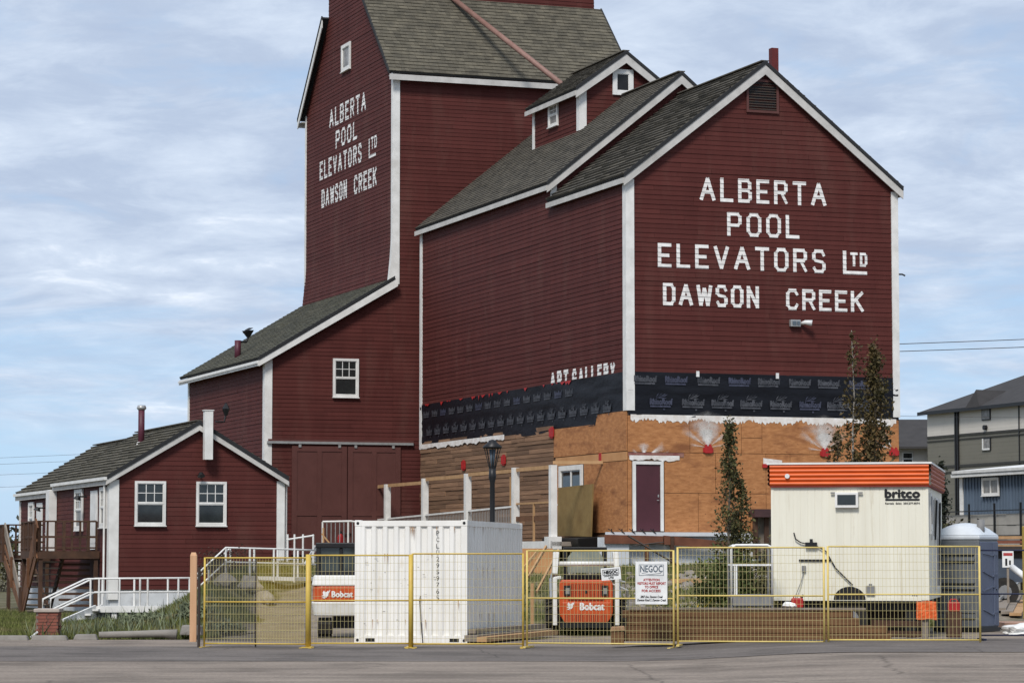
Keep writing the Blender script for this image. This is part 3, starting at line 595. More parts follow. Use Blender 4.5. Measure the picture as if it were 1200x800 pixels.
# white sealant under the wrap, ragged lower edge
def ragged(F, a0, a1, ztop, zl, n, parent, o=.03, mat=FOAM, var=.2):
    m = MB(); top = []; bot = []
    for i in range(n+1):
        a = a0+(a1-a0)*i/n; top.append((a, ztop(a))); bot.append((a, zl(a)-var*(.25+.35*math.sin(a*1.9)*math.sin(a*5.3+1)+random.uniform(-.15, .45))))
    for i in range(n): m.poly([F(*bot[i], o), F(*bot[i+1], o), F(*top[i+1], o+.004), F(*top[i], o+.004)])
    return ob('sealant_strip', m, mat, parent)
ragged(fr, 0.1, W9-.1, lambda a: 6.3, lambda a: 6.19, 220, ann, .032, var=.20)
ragged(le, 11.2, T1-.1, lambda a: 6.13, lambda a: 5.98+0.004*(a-11), 50, ann, .05, var=.12)
ragged(fr, 0.05, 1.75, lambda a: 5.02, lambda a: 4.92, 18, ann, .05, var=.12)
# foam sprayed over the tie-rod anchors: fan of thin overspray + red plate
SPR = bpy.data.materials.new('thin_white_overspray'); SPR.use_nodes = True
t_ = SPR.node_tree; b_ = t_.nodes['Principled BSDF']; b_.inputs['Base Color'].default_value = (.75, .72, .68, 1); b_.inputs['Roughness'].default_value = .8
no_ = N(t_, 'ShaderNodeTexNoise', i_Scale=5.0, i_Detail=6.0, i_Roughness=.7); at_ = N(t_, 'ShaderNodeVertexColor', layer_name='cover'); mm_ = N(t_, 'ShaderNodeMath', operation='MULTIPLY', use_clamp=True)
mr_ = N(t_, 'ShaderNodeMapRange'); L2 = t_.links.new; L2(no_.outputs['Fac'], mr_.inputs[0]); mr_.inputs[1].default_value = .35; mr_.inputs[2].default_value = .65; mr_.inputs[3].default_value = .7; mr_.inputs[4].default_value = 2.2
tc_ = N(t_, 'ShaderNodeTexCoord'); L2(tc_.outputs['Object'], no_.inputs['Vector']); L2(mr_.outputs[0], mm_.inputs[0]); L2(at_.outputs['Color'], mm_.inputs[1]); L2(mm_.outputs[0], b_.inputs['Alpha'])
def spray(F, a, z, R, dirs, parent):
    vs = []; fs = []; cs = []
    for ang, wd, rr, dens in dirs:
        n = len(vs); K = 6
        for k in range(K+1):
            r = R*rr*k/K
            for j, q in enumerate((-1, -.5, 0, .5, 1)):
                an = ang+wd*q*(0.6+.4*k/K); vs.append(F(a+r*math.cos(an)+0.03*q, z+r*math.sin(an), .036+.0006*(len(fs) % 7)+.001*len(cs)/200)); cs.append(dens*(1-k/K)**.8*(1-abs(q)**1.5))
        for k in range(K):
            for j in range(4): b = n+k*5+j; fs.append((b, b+1, b+6, b+5))
    me = bpy.data.meshes.new('overspray'); me.from_pydata(vs, [], fs); ca_ = me.color_attributes.new('cover', 'FLOAT_COLOR', 'POINT')
    for i, c in enumerate(cs): ca_.data[i].color = (c, c, c, 1)
    link(me, 'overspray', SPR, parent)
for F, a, z, s in ((fr, 2.73, 5.12, 1), (fr, 6.82, 5.06, 1), (fr, 9.3, 5.12, .9), (le, 15.55, 5.05, 0), (le, 11.25, 5.1, 0), (le, 6.5, 5.86, 0)):
    m = MB(); m.wbox(F, a-.12, a+.12, z, z+.22, .04, .1); m.wbox(F, a-.17, a-.12, z+.02, z+.16, .04, .08); m.wbox(F, a+.12, a+.17, z+.02, z+.16, .04, .08); m.wbox(F, a-.1, a-.04, z+.22, z+.27, .04, .09); m.wbox(F, a+.04, a+.1, z+.22, z+.27, .04, .09)
    if s == 0: m = MB(); m.wbox(F, a-.2, a+.2, z, z+.28, .05, .09); m.wbox(F, a-.12, a+.1, z-.05, z+.33, .05, .075)
    ab = ob('tie_rod_anchor', m, REDA, ann)
    if s: spray(F, a, z+.18, 1.25*s, [(2.2, .3, .7, .9), (2.8, .15, .9, .8)] if a > 9 else [(PI/2, .5, .45, 1.6), (PI/2, 1.3, .5, 1.0), (PI/2, 1.0, .95, .5), (PI/2, .9, .7, .8), (2.55, .2, .85, .55), (PI/2+.15, .6, .78, .6), (.6, .22, .8, .5), (3.0, .12, .5, .6), (.15, .14, .5, .5)], ab)
m = MB(); m.wbox(fr, 0.45, 1.0, 5.0, 5.1, .05, .06); 
spray(fr, .55, 4.95, .8, [(PI/2, .7, .6, 1), (.5, .25, 1, .8), (2.6, .2, .6, .6), (.1, .2, 1.1, .7)], ann)
m = MB(); m.wbox(fr, 4.62, 5.5, 4.68, 4.80, .03, .09); ob('red_cap_strip', m, REDA, ann)
ragged(fr, 4.64, 5.3, lambda a: 4.99-.1*(a-4.6), lambda a: 4.82, 14, ann, .06, var=.05)
# door on the front
m = MB(); m.wbox(fr, .16, .26, 2.66, 4.84, .0, .07); m.wbox(fr, 1.1, 1.2, 2.66, 4.84, .0, .07); m.wbox(fr, .26, 1.1, 4.74, 4.84, .0, .069)
dr = ob('door_frame', m, WHT, ann)
m = MB(); m.wbox(fr, .265, 1.095, 2.66, 4.735, .0, .03); dl = ob('door', m, M('maroon_door', (.075, .022, .03), (.06, .018, .024), 2, rough=.5), ann)
m = MB(); m.tube([fr(1.03, 3.62, .03), fr(1.03, 3.62, .08), fr(.96, 3.62, .09)], .014, 6); m.wbox(fr, 1.01, 1.05, 3.72, 3.8, .03, .045); ob('handle', m, GAL, dl)
# window on the side, half covered by a loose board
window(ann, le, 3.7, 5.8, 3.6, 4.85, 0, 0, 0, cw=.16, base=.03)
m = MB(); m.wbox(le, 4.7, 4.8, 3.76, 4.69, .03, .06); ob('mullion', m, WHT, ann)
# foundation, landing beam
m = MB(); m.wbox(fr, -.2, 7.4, -.2, 2.6, .02, .35); ob('foundation', m, CONW, ann)
m = MB(); m.wbox(le, .2, T1, -.2, 2.48, .03, .07); ob('foundation', m, PLK, ann)
for a0, a1, zz0, zz1 in ((-1.02, .9, 2.54, 2.5), (.95, 3.7, 2.52, 2.28)):
    m = MB(); m.hexa([FF(-.65)(a0, zz0-.28, .05), FF(-.65)(a1, zz1-.24, .05), FF(-.65)(a1, zz1-.24, -.05), FF(-.65)(a0, zz0-.28, -.05), FF(-.65)(a0, zz0, .05), FF(-.65)(a1, zz1, .05), FF(-.65)(a1, zz1, -.05), FF(-.65)(a0, zz0, -.05)])
    ob('landing_beam', m, M('rust_brown_board', (.17, .065, .035), (.11, .04, .022), 3, rough=.8), ann)
m = MB(); m.wbox(fr, -1.05, -.2, -.2, 2.46, .1, .6); m.wbox(fr, -.9, 3.6, 2.5, 2.62, .37, .6); ob('foundation', m, CONW, ann)
m = MB()
for q in range(5):
    a = -.8+q*.35; m.wbox(fr, a, a+.03, 2.62, 2.72, .6, .61)
    m.bar(fr(a-.1, 2.72, .62), fr(a+.1, 2.58, .62), .02, .02)
ob('torn_membrane', m, BLK, ann, kind='stuff')
for a in (.35, 1.2): m = MB(); m.box(a-.05, a+.05, -.75, -.65, .6, 2.5 if a > 1 else 2.25); ob('shoring_post', m, DWD if a > 1 else MWD, ann)
# small dark porch remains right of the tree
m = MB(); m.wbox(fr, 3.9, 5.6, 3.1, 3.35, .5, 1.0); ob('porch_beam', m, M('plum_board', (.075, .035, .035), (.04, .02, .02), 3), ann)
m = MB(); m.wbox(fr, 4.1, 5.6, 1.9, 3.1, .5, .54); ob('lattice_panel', m, GWD, ann)
m = MB(); m.wbox(fr, 4.0, 4.12, 1.8, 3.1, .6, .75); m.wbox(fr, 4.35, 4.5, 1.8, 3.1, .7, .75); ob('porch_post', m, DWD, ann)
# ================================================================== THE ELEVATOR TOWER + DRIVE SHED
el = thing('grain_elevator', 'tall dark red grain elevator tower with lean-to drive shed and big sliding doors', 'grain elevator', AO, ANG)
TT = 21.4; TB = 33.75; TX0, TX1 = -.92, 8.8; TE = 20.75; CZ = 24.35; CT_0, CT_1 = 24.9, 30.4; TOP = 31.0
SX = -5.95; SE = 9.42; STOP = 12.42
tf = FF(TT); tl = FL(TX0)
siding(el, tf, [(SX, 1.5), (TX0, 1.5), (TX0, STOP-.03), (SX, SE)], 1.9)
siding(el, tf, [(TX0, 1.5), (TX1, 1.5), (TX1, TE), (TX0, TE)], 1.9)
flr = lambda z: max(0, (14.2-z)/1.7)**1.5*.13
siding(el, tl, [(TT, 12.3), (TB, 12.3), (TB, TE), (CT_1, CZ), (CT_0, CZ), (TT, TE)], 1.9, flare=flr)
siding(el, FR(TX1), [(TT, 2), (TB, 2), (TB, TE), (CT_1, CZ), (CT_0, CZ), (TT, TE)], 1.9)
siding(el, FB(TB), [(TX0, 2), (TX1, 2), (TX1, TE), (TX0, TE)], 1.9)
for F, a0, a1 in ((FF(CT_0), TX0, TX1), (FB(CT_1), TX0, TX1), (FL(TX0), CT_0, CT_1), (FR(TX1), CT_0, CT_1)):
    siding(el, F, [(a0, CZ-.9 if F(0, 0, 0)[0] == 0 and F(1, 0, 0)[0] == 1 else CZ), (a1, CZ-.9 if F(1, 0, 0)[0] == 1 else CZ), (a1, TOP), (a0, TOP)], 1.9)
# tower main roof, two slopes towards the headhouse
mslope = (CZ-.15-TE)/(CT_0-TT)
for t0, t1, sg in ((TT, CT_0, -1), (TB, CT_1, 1)):
    ov = .34; ta = t0+sg*ov; za = TE-mslope*ov+.12; zb = CZ-.15+.12
    shingles(el, (TX0-.3, ta, za), (TX1+.32, ta, za), (TX0-.3, t1, zb), exp_=.23, wid=(.14, .42), thick=.035, mat=SHG2)
    slab(el, (TX0-.3, ta, za), (TX1+.32, ta, za), (TX1+.32, t1, zb), (TX0-.3, t1, zb), .1)
    m = MB(); m.box(TX0-.28, TX1+.3, min(ta, ta+sg*.03), max(ta, ta+sg*.03), za-.34, za-.12); ob('eave_board', m, WHG, el)
    m = MB(); m.box(TX0-.2, TX1+.2, min(ta, t0), max(ta, t0), za-.16, za-.13); ob('soffit', m, WHT, el)
    for F in (FL(TX0-.27), FR(TX1+.29)):
        if sg > 0 or F(0, 0, 0)[0] > 0: m = MB(); m.prism(F, [(ta, za-.1), (t1, zb-.1), (t1, zb-.45), (ta, za-.4)], 0, .04); ob('rake_board', m, WHT, el)
        m = MB(); m.prism(F, [(ta, za+.04), (t1, zb+.04), (t1, zb-.1), (ta, za-.1)], 0, .06); ob('roof_edge', m, SHD, el)
# headhouse roof (above the frame)
mid = (CT_0+CT_1)/2
for sg in (-1, 1):
    t0 = mid+sg*(CT_1-CT_0)/2+sg*.4
    slab(el, (TX0-.4, t0, TOP), (TX1+.4, t0, TOP), (TX1+.4, mid, TOP+2.4), (TX0-.4, mid, TOP+2.4), .14)
    shingles(el, (TX0-.4, t0, TOP), (TX1+.4, t0, TOP), (TX0-.4, mid, TOP+2.4), exp_=.3, wid=(.3, .5))
for F in (tl, FR(TX1)): siding(el, F, [(CT_0, TOP), (CT_1, TOP), (mid, TOP+2.2)], 1.9)
# corner boards of tower
m = MB(); m.box(TX0-.001, TX0+.24, TT-.05, TT, STOP-.1, TE-.1); m.prism(FL(TX0), [(TT-.05, 14.2), (TT+.16, 14.2), (TT+.16, TE-.1), (TT-.05, TE-.1)], 0, .05)
for i in range(8):
    za, zb = 12.4+i*.225, 12.4+(i+1)*.225
    m.hexa([(TX0-.05-flr(za), TT-.05, za), (TX0, TT-.05, za), (TX0, TT+.16, za), (TX0-.05-flr(za), TT+.16, za), (TX0-.05-flr(zb), TT-.05, zb), (TX0, TT-.05, zb), (TX0, TT+.16, zb), (TX0-.05-flr(zb), TT+.16, zb)])
ob('corner_board', m, WHT, el)
m = MB(); m.box(TX0-.05, TX0, TB-.1, TB+.05, 12.5, TE-.1); ob('corner_board', m, WHT, el)
# shed roof and walls
sr = (STOP-SE)/(TX0-SX); xo = SX-.34; zo = SE-sr*.34
shingles(el, (xo, TT-.28, zo+.14), (xo, TB+.3, zo+.14), (TX0-.05, TT-.28, STOP+.12), exp_=.2, wid=(.14, .34), mat=M('mossy_shingles', (.105, .1, .07), (.055, .055, .043), 1.5, rough=.95, isl=.3, bump=.4, bscale=25))
slab(el, (xo, TT-.28, zo+.14), (xo, TB+.3, zo+.14), (TX0-.02, TB+.3, STOP+.14), (TX0-.02, TT-.28, STOP+.14), .1)
F = FF(TT-.26)
m = MB(); m.prism(F, [(xo, zo+.03), (TX0+.1, STOP+.1), (TX0+.1, STOP-.2), (xo, zo-.2)], 0, .045); ob('rake_board', m, WHT, el)
m = MB(); m.prism(F, [(xo, zo+.18), (TX0-.02, STOP+.19), (TX0-.02, STOP+.07), (xo, zo+.035)], 0, .07); ob('roof_edge', m, SHD, el)
m = MB(); m.box(xo-.03, xo, TT-.25, TB+.28, zo-.18, zo+.02); ob('eave_board', m, WHT, el)
m = MB(); m.box(xo-.075, xo-.032, TT-.25, TB+.28, zo-.1, zo-.03); ob('gutter', m, WHT, el)
m = MB(); m.box(xo+.02, SX, TT-.2, TB+.2, zo-.06, zo-.02); ob('soffit', m, WHT, el)
siding(el, FL(SX), [(TT, .3), (TB, .3), (TB, SE), (TT, SE)], 1.9)
siding(el, FB(TB), [(SX, .3), (TX0, .3), (TX0, STOP), (SX, SE)], 1.9)
corner(el, SX, TT, -1, -1, 4.9, SE-.05, .25); corner(el, SX, TB, -1, 1, 1.2, SE-.05, .2)
window(el, tf, -3.32, -2.3, 7.93, 9.4)
# door track, doors
m = MB(); m.wbox(tf, SX+.05, -.12, 6.13, 6.22, .06, .14); ob('door_track', m, GAL, el)
m = MB(); m.wbox(tf, SX+.1, -.1, 6.22, 6.3, .03, .1); ob('track_board', m, REDD, el)
for a0, a1 in ((-4.92, -2.76), (-2.72, -.62)):
    m = MB(); m.wbox(tf, a0, a1, 1.95, 6.05, .03, .06)
    d_ = ob('sliding_door', m, REDD, el)
    m = MB(); mm = (a0+a1)/2
    for b0, b1 in ((a0, a0+.2), (mm-.09, mm+.09), (a1-.2, a1)): m.wbox(tf, b0, b1, 1.95, 6.05, .06, .085)
    for z0, z1 in ((5.85, 6.05), (3.42, 3.62), (1.95, 2.15)):
        m.wbox(tf, a0+.2, mm-.09, z0, z1, .06, .084); m.wbox(tf, mm+.09, a1-.2, z0, z1, .06, .084)
    ob('door_rail', m, REDD, d_)
    for x in (a0+.3, a1-.3):
        m = MB(); m.wbox(tf, x-.05, x+.05, 6.0, 6.14, .086, .12); ob('roller_hanger', m, GAL, d_)
m = MB(); m.tube([tf(-2.9, 2.75, .09), tf(-2.9, 2.75, .16), tf(-2.7, 2.75, .16), tf(-2.6, 2.75, .09)], .03, 6); ob('latch', m, IRN, el)
# lettering on the tower side (reads towards the camera)
B1 = 1.9+math.floor((16-1.9)/PITCHB)*PITCHB
textline(el, tl, 'ALBERTA', 30.2, 25.0, 19.60, .80, B1, flip=-1, sw=.19); textline(el, tl, 'POOL', 29.25, 26.2, 18.62, .76, B1, flip=-1, sw=.19)
textline(el, tl, 'ELEVATORS', 31.6, 25.55, 17.60, .80, B1, flip=-1, sw=.19); textline(el, tl, 'DAWSON', 31.3, 27.6, 16.40, .78, B1, flip=-1, gap=.2, sw=.2); textline(el, tl, 'CREEK', 26.6, 23.5, 16.40, .78, B1, flip=-1, gap=.2, sw=.2)
letter(el, tl, 'L', 24.6, 17.60, .80, 1.6, B1, .16, -1); textline(el, tl, 'TD', 24.3, 23.5, 17.92, .5, B1, flip=-1, gap=.2, sw=.2)
window(el, tl, 27.1, 28.35, 21.65, 22.75, 0, 0, 0, cw=.14, lower=CUR)
# stove pipe + bent exhaust on the shed roof, conveyor pipe
m = MB(); m.tube([(-5.55, 27.2, 9.6), (-5.55, 27.2, 10.45)], .13, 10); st = ob('stovepipe', m, PURP, el, True)
m = MB(); m.tube([(-5.5, 27.2, 10.4), (-5.2, 27.2, 10.4), (-5.12, 27.2, 10.62)], .05, 6); m.tube([(-5.12, 27.2, 10.6), (-5.14, 27.2, 10.85)], [.08, .25], 8); m.tube([(-5.14, 27.2, 10.85), (-5.18, 27.2, 10.92)], [.25, .1], 8); ob('yard_lamp', m, BLK, st)
m = MB(); m.tube([(2.55, CT_0-.02, 24.42), (4.76, 16.4, 19.13)], .105, 10)
ob('grain_spout', m, PIPE, el, True)
m = MB(); m.box(8.85, 9.05, TT-.05, TT+.15, 2, TE-.2); 
# ================================================================== THE HUT (small gabled building on the left)
hut = thing('station_hut', 'small dark red clapboard building with two sash windows in its gable end', 'building', AO, ANG)
HX0, HX1, HT0, HTM, HT1 = -14.75, -9.05, 7.5, 16.4, 23.6
HE, HR = 4.38, 6.08; HXR = (HX0+HX1)/2; HZ0 = 1.0
hf, hl = FF(HT0), FL(HX0)
siding(hut, hf, [(HX0, .82), (HX1, .82), (HX1, HE), (HXR, HR), (HX0, HE)], .82, pitch=.147, lap=.013)
siding(hut, hl, [(HT0, .82), (HTM, .82), (HTM, HE), (HT0, HE)], .82, pitch=.147, lap=.013)
siding(hut, hl, [(HTM, .82), (HT1, .82), (HT1, HE-.2), (HTM, HE-.2)], .82, pitch=.147, lap=.013)
siding(hut, FR(HX1), [(HT0, .82), (HT1, .82), (HT1, HE), (HT0, HE)], .82, pitch=.147, lap=.013)
siding(hut, FB(HT1), [(HX0, .82), (HX1, .82), (HX1, HE-.2), (HXR, HR-.2), (HX0, HE-.2)], .82, pitch=.147, lap=.013)
m = MB(); m.box(HX0+.03, HX1-.03, HT0+.04, HT1-.03, -.4, .84); ob('foundation', m, CONW, hut)
gable_roof(hut, HX0, HX1, HXR, HT0, HTM, HE, HR, ov=.14, ovg=.16, rake=.15, exp_=.235, ov_b=.1, thick=.06, wid=(.3, .9), smat=SHG2)
gable_roof(hut, HX0, HX1, HXR, HTM+.4, HT1, HE-.2, HR-.17, ov=.14, ovg=.2, rake=.15, exp_=.235, ov_b=.2, thick=.06, wid=(.3, .9), smat=SHG2)
m = MB()
for i in range(46):      # ribbed lines of the metal flashing between courses
    pass
corner(hut, HX0, HT0, -1, -1, .5, HE-.06, .27); corner(hut, HX1, HT0, 1, -1, .35, HE-.06, .22)
corner(hut, HX0, HT1, -1, 1, .5, HE-.25, .2)
m = MB(); m.wbox(hl, HTM-.05, HTM+.55, 2.0, HE-.22, .03, .3); ob('corner_box', m, WHT, hut)
for (x, y) in ((HX0-.12, HT0+.35), (HX1+.13, HT0+.1)):
    m = MB(); m.tube([(x, y, HE-.12), (x, y, .6)], .035, 8); ob('downspout', m, WHT, hut)
m = MB(); m.bar((HX0-.2, HT0-.16, HE-.03), (HX0-.2, HTM, HE-.03), .1, .1); ob('gutter', m, WHT, hut)
m = MB(); m.bar((HX0-.2, HTM+.1, HE-.23), (HX0-.2, HT1+.2, HE-.23), .1, .1); ob('gutter', m, WHT, hut)
window(hut, hf, -13.97, -12.96, 2.86, 4.28, cw=.075, base=.024); window(hut, hf, -11.96, -10.96, 2.86, 4.28, cw=.075, base=.024)
for (a, b, z0, z1) in ((7.85, 8.85, 2.8, 4.1), (11.7, 13.0, 2.75, 4.12), (16.95, 18.0, 2.7, 3.95), (20.6, 21.6, 2.7, 3.85)):
    window(hut, hl, a, b, z0, z1, cw=.12, base=.024, lower=CUR)
for (a, b, z1) in ((9.35, 10.45, 4.02), (19.0, 20.1, 3.8)):
    m = MB(); m.wbox(hl, a, b, 2.1, z1, .02, .05); d_ = ob('door', m, WHT, hut)
    m = MB(); m.wbox(hl, a+.12, b-.12, 2.3, 2.9, .05, .06); m.wbox(hl, a+.12, b-.12, 3.05, z1-.15, .05, .06); ob('door_panel', m, WHT, d_)
for (a, z) in ((11.2, 3.85), (18.4, 3.6)):
    m = MB(); m.tube([hl(a, z, .02), hl(a, z, .3)], .03, 6); m.tube([hl(a, z+.03, .3), hl(a, z-.1, .34)], [.06, .14], 8); ob('wall_lamp', m, BLK, hut)
m = MB(); m.tube([hf(-11.86, 4.52, .02), hf(-11.86, 4.5, .25)], .03, 6); m.tube([hf(-11.86, 4.56, .25), hf(-11.86, 4.44, .3)], [.06, .13], 8); ob('wall_lamp', m, BLK, hut)
# flue at the gable tip, stovepipe with cap on the roof
m = MB(); m.wbox(hf, -11.79, -11.52, 4.98, 6.55, .21, .45); m.wbox(hf, -11.82, -11.49, 6.55, 6.58, .19, .47); ob('flue_box', m, WHT, hut)
m = MB(); m.tube([(-11.45, HT0-.45, 6.2), (-11.15, HT0-.45, 6.2), (-11.1, HT0-.45, 6.45)], .03, 6); m.tube([(-11.1, HT0-.45, 6.4), (-11.1, HT0-.45, 6.62), (-11.1, HT0-.45, 6.8)], [.05, .13, .03], 6); ob('bent_lamp', m, BLK, hut)
m = MB(); m.tube([(-12.75, 12.1, 5.4), (-12.75, 12.1, 6.82)], .11, 10); sp_ = ob('stovepipe', m, PURP, hut, True)
m = MB(); m.tube([(-12.75, 12.1, 6.8), (-12.75, 12.1, 6.86), (-12.75, 12.1, 6.96)], [.12, .17, .13], 10); ob('cap', m, GAL, sp_, True)
m = MB(); m.tube([(-12.75, 12.1, 5.5), (-12.75, 12.1, 5.72)], [.2, .14], 10); ob('collar', m, WHT, sp_, True)
# ---- two dark wooden stairs on the hut's left side
def stair(label, td0, td1, s0, s1, zd, dirn, run, hand=.9, sw=None, bw=.5, bmat=None, ttop=None):
    st = thing('wooden_stair', label, 'stairs', AO, ANG, 'wooden stairs on the side of the small red building')
    n = int((td1-td0)/.14)
    for i in range(n):
        y0 = td0+i*.14; m = MB(); m.box(s0, s1, y0+.006, y0+.134, zd-.04, zd); ob('deck_board', m, DWD, st)
    m = MB(); m.box(s0-.02, s1, td0-.04, td0, zd-.25, zd-.005); m.box(s0-.04, s0-.0, td0, td1, zd-.25, zd-.005); ob('deck_rim', m, DWD, st)
    for x, y in ((s0+.06, td0+.06), (s1-.1, td0+.06), (s0+.06, td1-.06)):
        m = MB(); m.box(x-.06, x+.06, y-.06, y+.06, -.3, zd-.04); ob('post', m, DWD, st)
    # railing: front and outer side
    for a, b in (((s0, td0, zd), (s1-.1, td0, zd)), ((s0, td0 if dirn > 0 else td0, zd), (s0, td1, zd))):
        A, B_ = Vector(a), Vector(b); Ld = (B_-A).length; m = MB(); m.bar(A+Vector((0, 0, hand)), B_+Vector((0, 0, hand)), .09, .05); ob('handrail', m, DWD, st)
        m = MB(); m.bar(A+Vector((0, 0, .45)), B_+Vector((0, 0, .45)), .05, .07); m.bar(A+Vector((0, 0, .1)), B_+Vector((0, 0, .1)), .05, .05); ob('rail', m, DWD, st)
        k = max(3, int(Ld/.26))
        for i in range(k+1):
            p = A+(B_-A)*i/k; m = MB(); m.bar(p, p+Vector((0, 0, hand)), .06 if i % 3 else .1, .06 if i % 3 else .1); ob('baluster', m, DWD, st)
    # flight
    t_top = ttop if ttop else (td1 if dirn > 0 else td0); t_bot = t_top+dirn*run; ns = 10; zb_ = .0
    sw0, sw1 = (s0-.05, s0+.95) if sw is None else sw
    for x in (sw0, sw1):
        m = MB(); m.bar((x, t_top, zd-.12), (x, t_bot, zb_+.02), .05, .28); ob('stringer', m, MWD if x == sw0 else DWD, st)
    for i in range(ns):
        y = t_top+dirn*run*(i+.5)/ns; z = zd-(zd-zb_)*(i+.6)/ns; m = MB(); m.box(sw0+.03, sw1-.03, y-.13, y+.13, z-.04, z); ob('tread', m, GWD, st)
    m = MB(); m.bar((sw0, t_top, zd+hand-.06), (sw0, t_bot, zb_+.25), .05, bw); ob('side_board', m, bmat or MWD, st)
    m = MB(); m.bar((sw0, t_top, zd+.35), (sw0, t_bot, zb_+.35), .04, .12); ob('rail', m, MWD, st)
    for q in (.02, .5, .98):
        y = t_top+dirn*run*q; z = zd-(zd-zb_)*q; m = MB(); m.box(sw0-.1, sw0-.02, y-.05, y+.05, z-.15 if q < .9 else -.2, z+hand-.05-.2*q); ob('post', m, DWD if q != .5 else MWD, st)
    return st
s1_ = stair('dark wooden stair and deck by the near end of the red building', 8.9, 12.0, -16.75, -14.8, 2.05, 1, 2.4, hand=.95, sw=(-16.82, -15.95), bw=.45, ttop=8.95)
s2_ = stair('dark wooden stair coming towards the road at the far end deck', 17.3, 20.3, -16.3, -14.8, 1.93, -1, 3.6, hand=1.05, sw=(-16.42, -15.5), bw=.34, bmat=GWD)
# lattice / boards under the near deck
m = MB()
for i in range(9): m.box(-16.0+.0, -15.0, 9.4, 9.44, .25+i*.19, .33+i*.19)
o_ = ob('under_deck_slats', m, DWD, s1_, kind='stuff')
# ================================================================== WHITE ACCESS RAMP IN FRONT OF THE HUT
def rail_run(root, pts, hs, r=.028, mat=None, posts=None, pr=.03):
    for h in hs:
        m = MB(); m.tube([Vector(p)+Vector((0, 0, h)) for p in pts], r, 6); ob('handrail', m, mat or WHT, root, True)
    for p in (posts or pts):
        m = MB(); m.tube([Vector(p), Vector(p)+Vector((0, 0, max(hs)))], pr, 6); ob('post', m, mat or WHT, root)
rmp = thing('access_ramp', 'white painted ramp and steps with pipe railings in front of the small red building', 'ramp')
RY = 78.0
def rw(u, v, Y=RY): return wpt(u, v, Y)
zd = rw(150, 711).z; xA = rw(112, 700).x; xB = rw(224, 700).x
for k in range(18):
    x0 = xA+(xB-xA)*k/18; x1 = xA+(xB-xA)*(k+1)/18; m = MB(); m.box(x0+.004, x1-.004, RY, RY+1.3, zd-.02, zd+.02); ob('deck_board', m, WHT, rmp)
m = MB(); m.box(xA-.1, xB, RY-.05, RY-.005, zd-.14, zd+.03); m.box(xA-.1, xB, RY+1.3, RY+1.345, zd-.14, zd+.02); ob('fascia', m, WHT, rmp)
for x in (rw(134, 700).x, xB-.1): m = MB(); m.box(x-.07, x+.07, RY+.0, RY+.14, -.2, zd-.021); ob('post', m, WHT, rmp)
m = MB(); m.box(rw(96, 700).x, rw(180, 700).x, RY+.35, RY+1.25, -.2, zd-.16); ob('base_block', m, CONW, rmp)
# steps down to the left (towards the road corner)
P0 = Vector((xA, RY, zd)); P1 = Vector((rw(73, 745, 75.5).x, 75.6, gz(-12, 75.6)-.02))
m = MB(); m.bar(P0+Vector((0, 0, -.12)), P1+Vector((0, 0, .02)), .06, .36); m.bar(P0+Vector((.0, 1.25, -.07)), P1+Vector((0, 1.25, .04)), .06, .26); ob('stringer', m, WHT, rmp)
for i in range(4):
    q = (i+.6)/4.2; p = P0+(P1-P0)*q; m = MB(); m.hexa([p+Vector(c) for c in ((-.2, 0, -.03), (.2, 0, -.03), (.2, 1.25, -.03), (-.2, 1.25, -.03), (-.2, 0, .02), (.2, 0, .02), (.2, 1.25, .02), (-.2, 1.25, .02))]); ob('tread', m, WHT, rmp)
top = [(rw(u, 712).x, RY, zd) for u in (103, 224)]
Pl = Vector((rw(50, 712, 75.6).x, 75.6, .1))
for yo in (0.0, 1.28):
    o3 = Vector((0, yo, 0)); dz = .0
    A = Vector(top[0])+o3; B_ = Vector(top[1])+o3; Cc = Pl+o3
    m = MB()
    m.tube([Cc+Vector((0, 0, .0)), Cc+Vector((0, 0, .62)), A+Vector((-.1, 0, .76)), A+Vector((0, 0, .78)), B_+Vector((0, 0, .80))], .026, 6); ob('handrail', m, WHT, rmp, True)
    m = MB(); m.tube([Cc+Vector((.2, 0, .32)), A+Vector((0, 0, .40)), B_+Vector((0, 0, .42))], .026, 6); ob('handrail', m, WHT, rmp, True)
    for u in (106, 116, 140, 164, 173, 209, 222) if yo == 0 else (112, 150, 190):
        x = rw(u, 700).x; m = MB(); m.tube([(x, RY+yo, zd), (x, RY+yo, zd+.79)], .028, 6); ob('post', m, WHT, rmp)
# sloped run up to the upper landing
U0 = Vector(top[1]); U1 = Vector((rw(262, 650).x, RY+.6, rw(262, 659, RY+.6).z)); U2 = Vector((rw(345, 650, RY+1.2).x, RY+1.2, rw(345, 661, RY+1.2).z)); U3 = Vector((rw(372, 650, RY+2.5).x, RY+2.5, rw(372, 661, RY+2.5).z))
for yo in (0, 1.28):
    o3 = Vector((0, yo, 0))
    for h in (.0, .40) if yo == 0 else (.4,):
        m = MB(); m.tube([U0+o3+Vector((0, 0, h+.36)), U1+o3+Vector((0, 0, h+.02)), U2+o3+Vector((0, 0, h+.02)), U3+o3+Vector((0, 0, h+.0))], .028, 6); ob('handrail', m, WHT, rmp, True)
    for P in (U0.lerp(U1, .5), U1, U1.lerp(U2, .35), U1.lerp(U2, .7), U2): m = MB(); m.tube([P+o3-Vector((0, 0, .5)), P+o3+Vector((0, 0, .42))], .03, 6); ob('post', m, WHT, rmp)
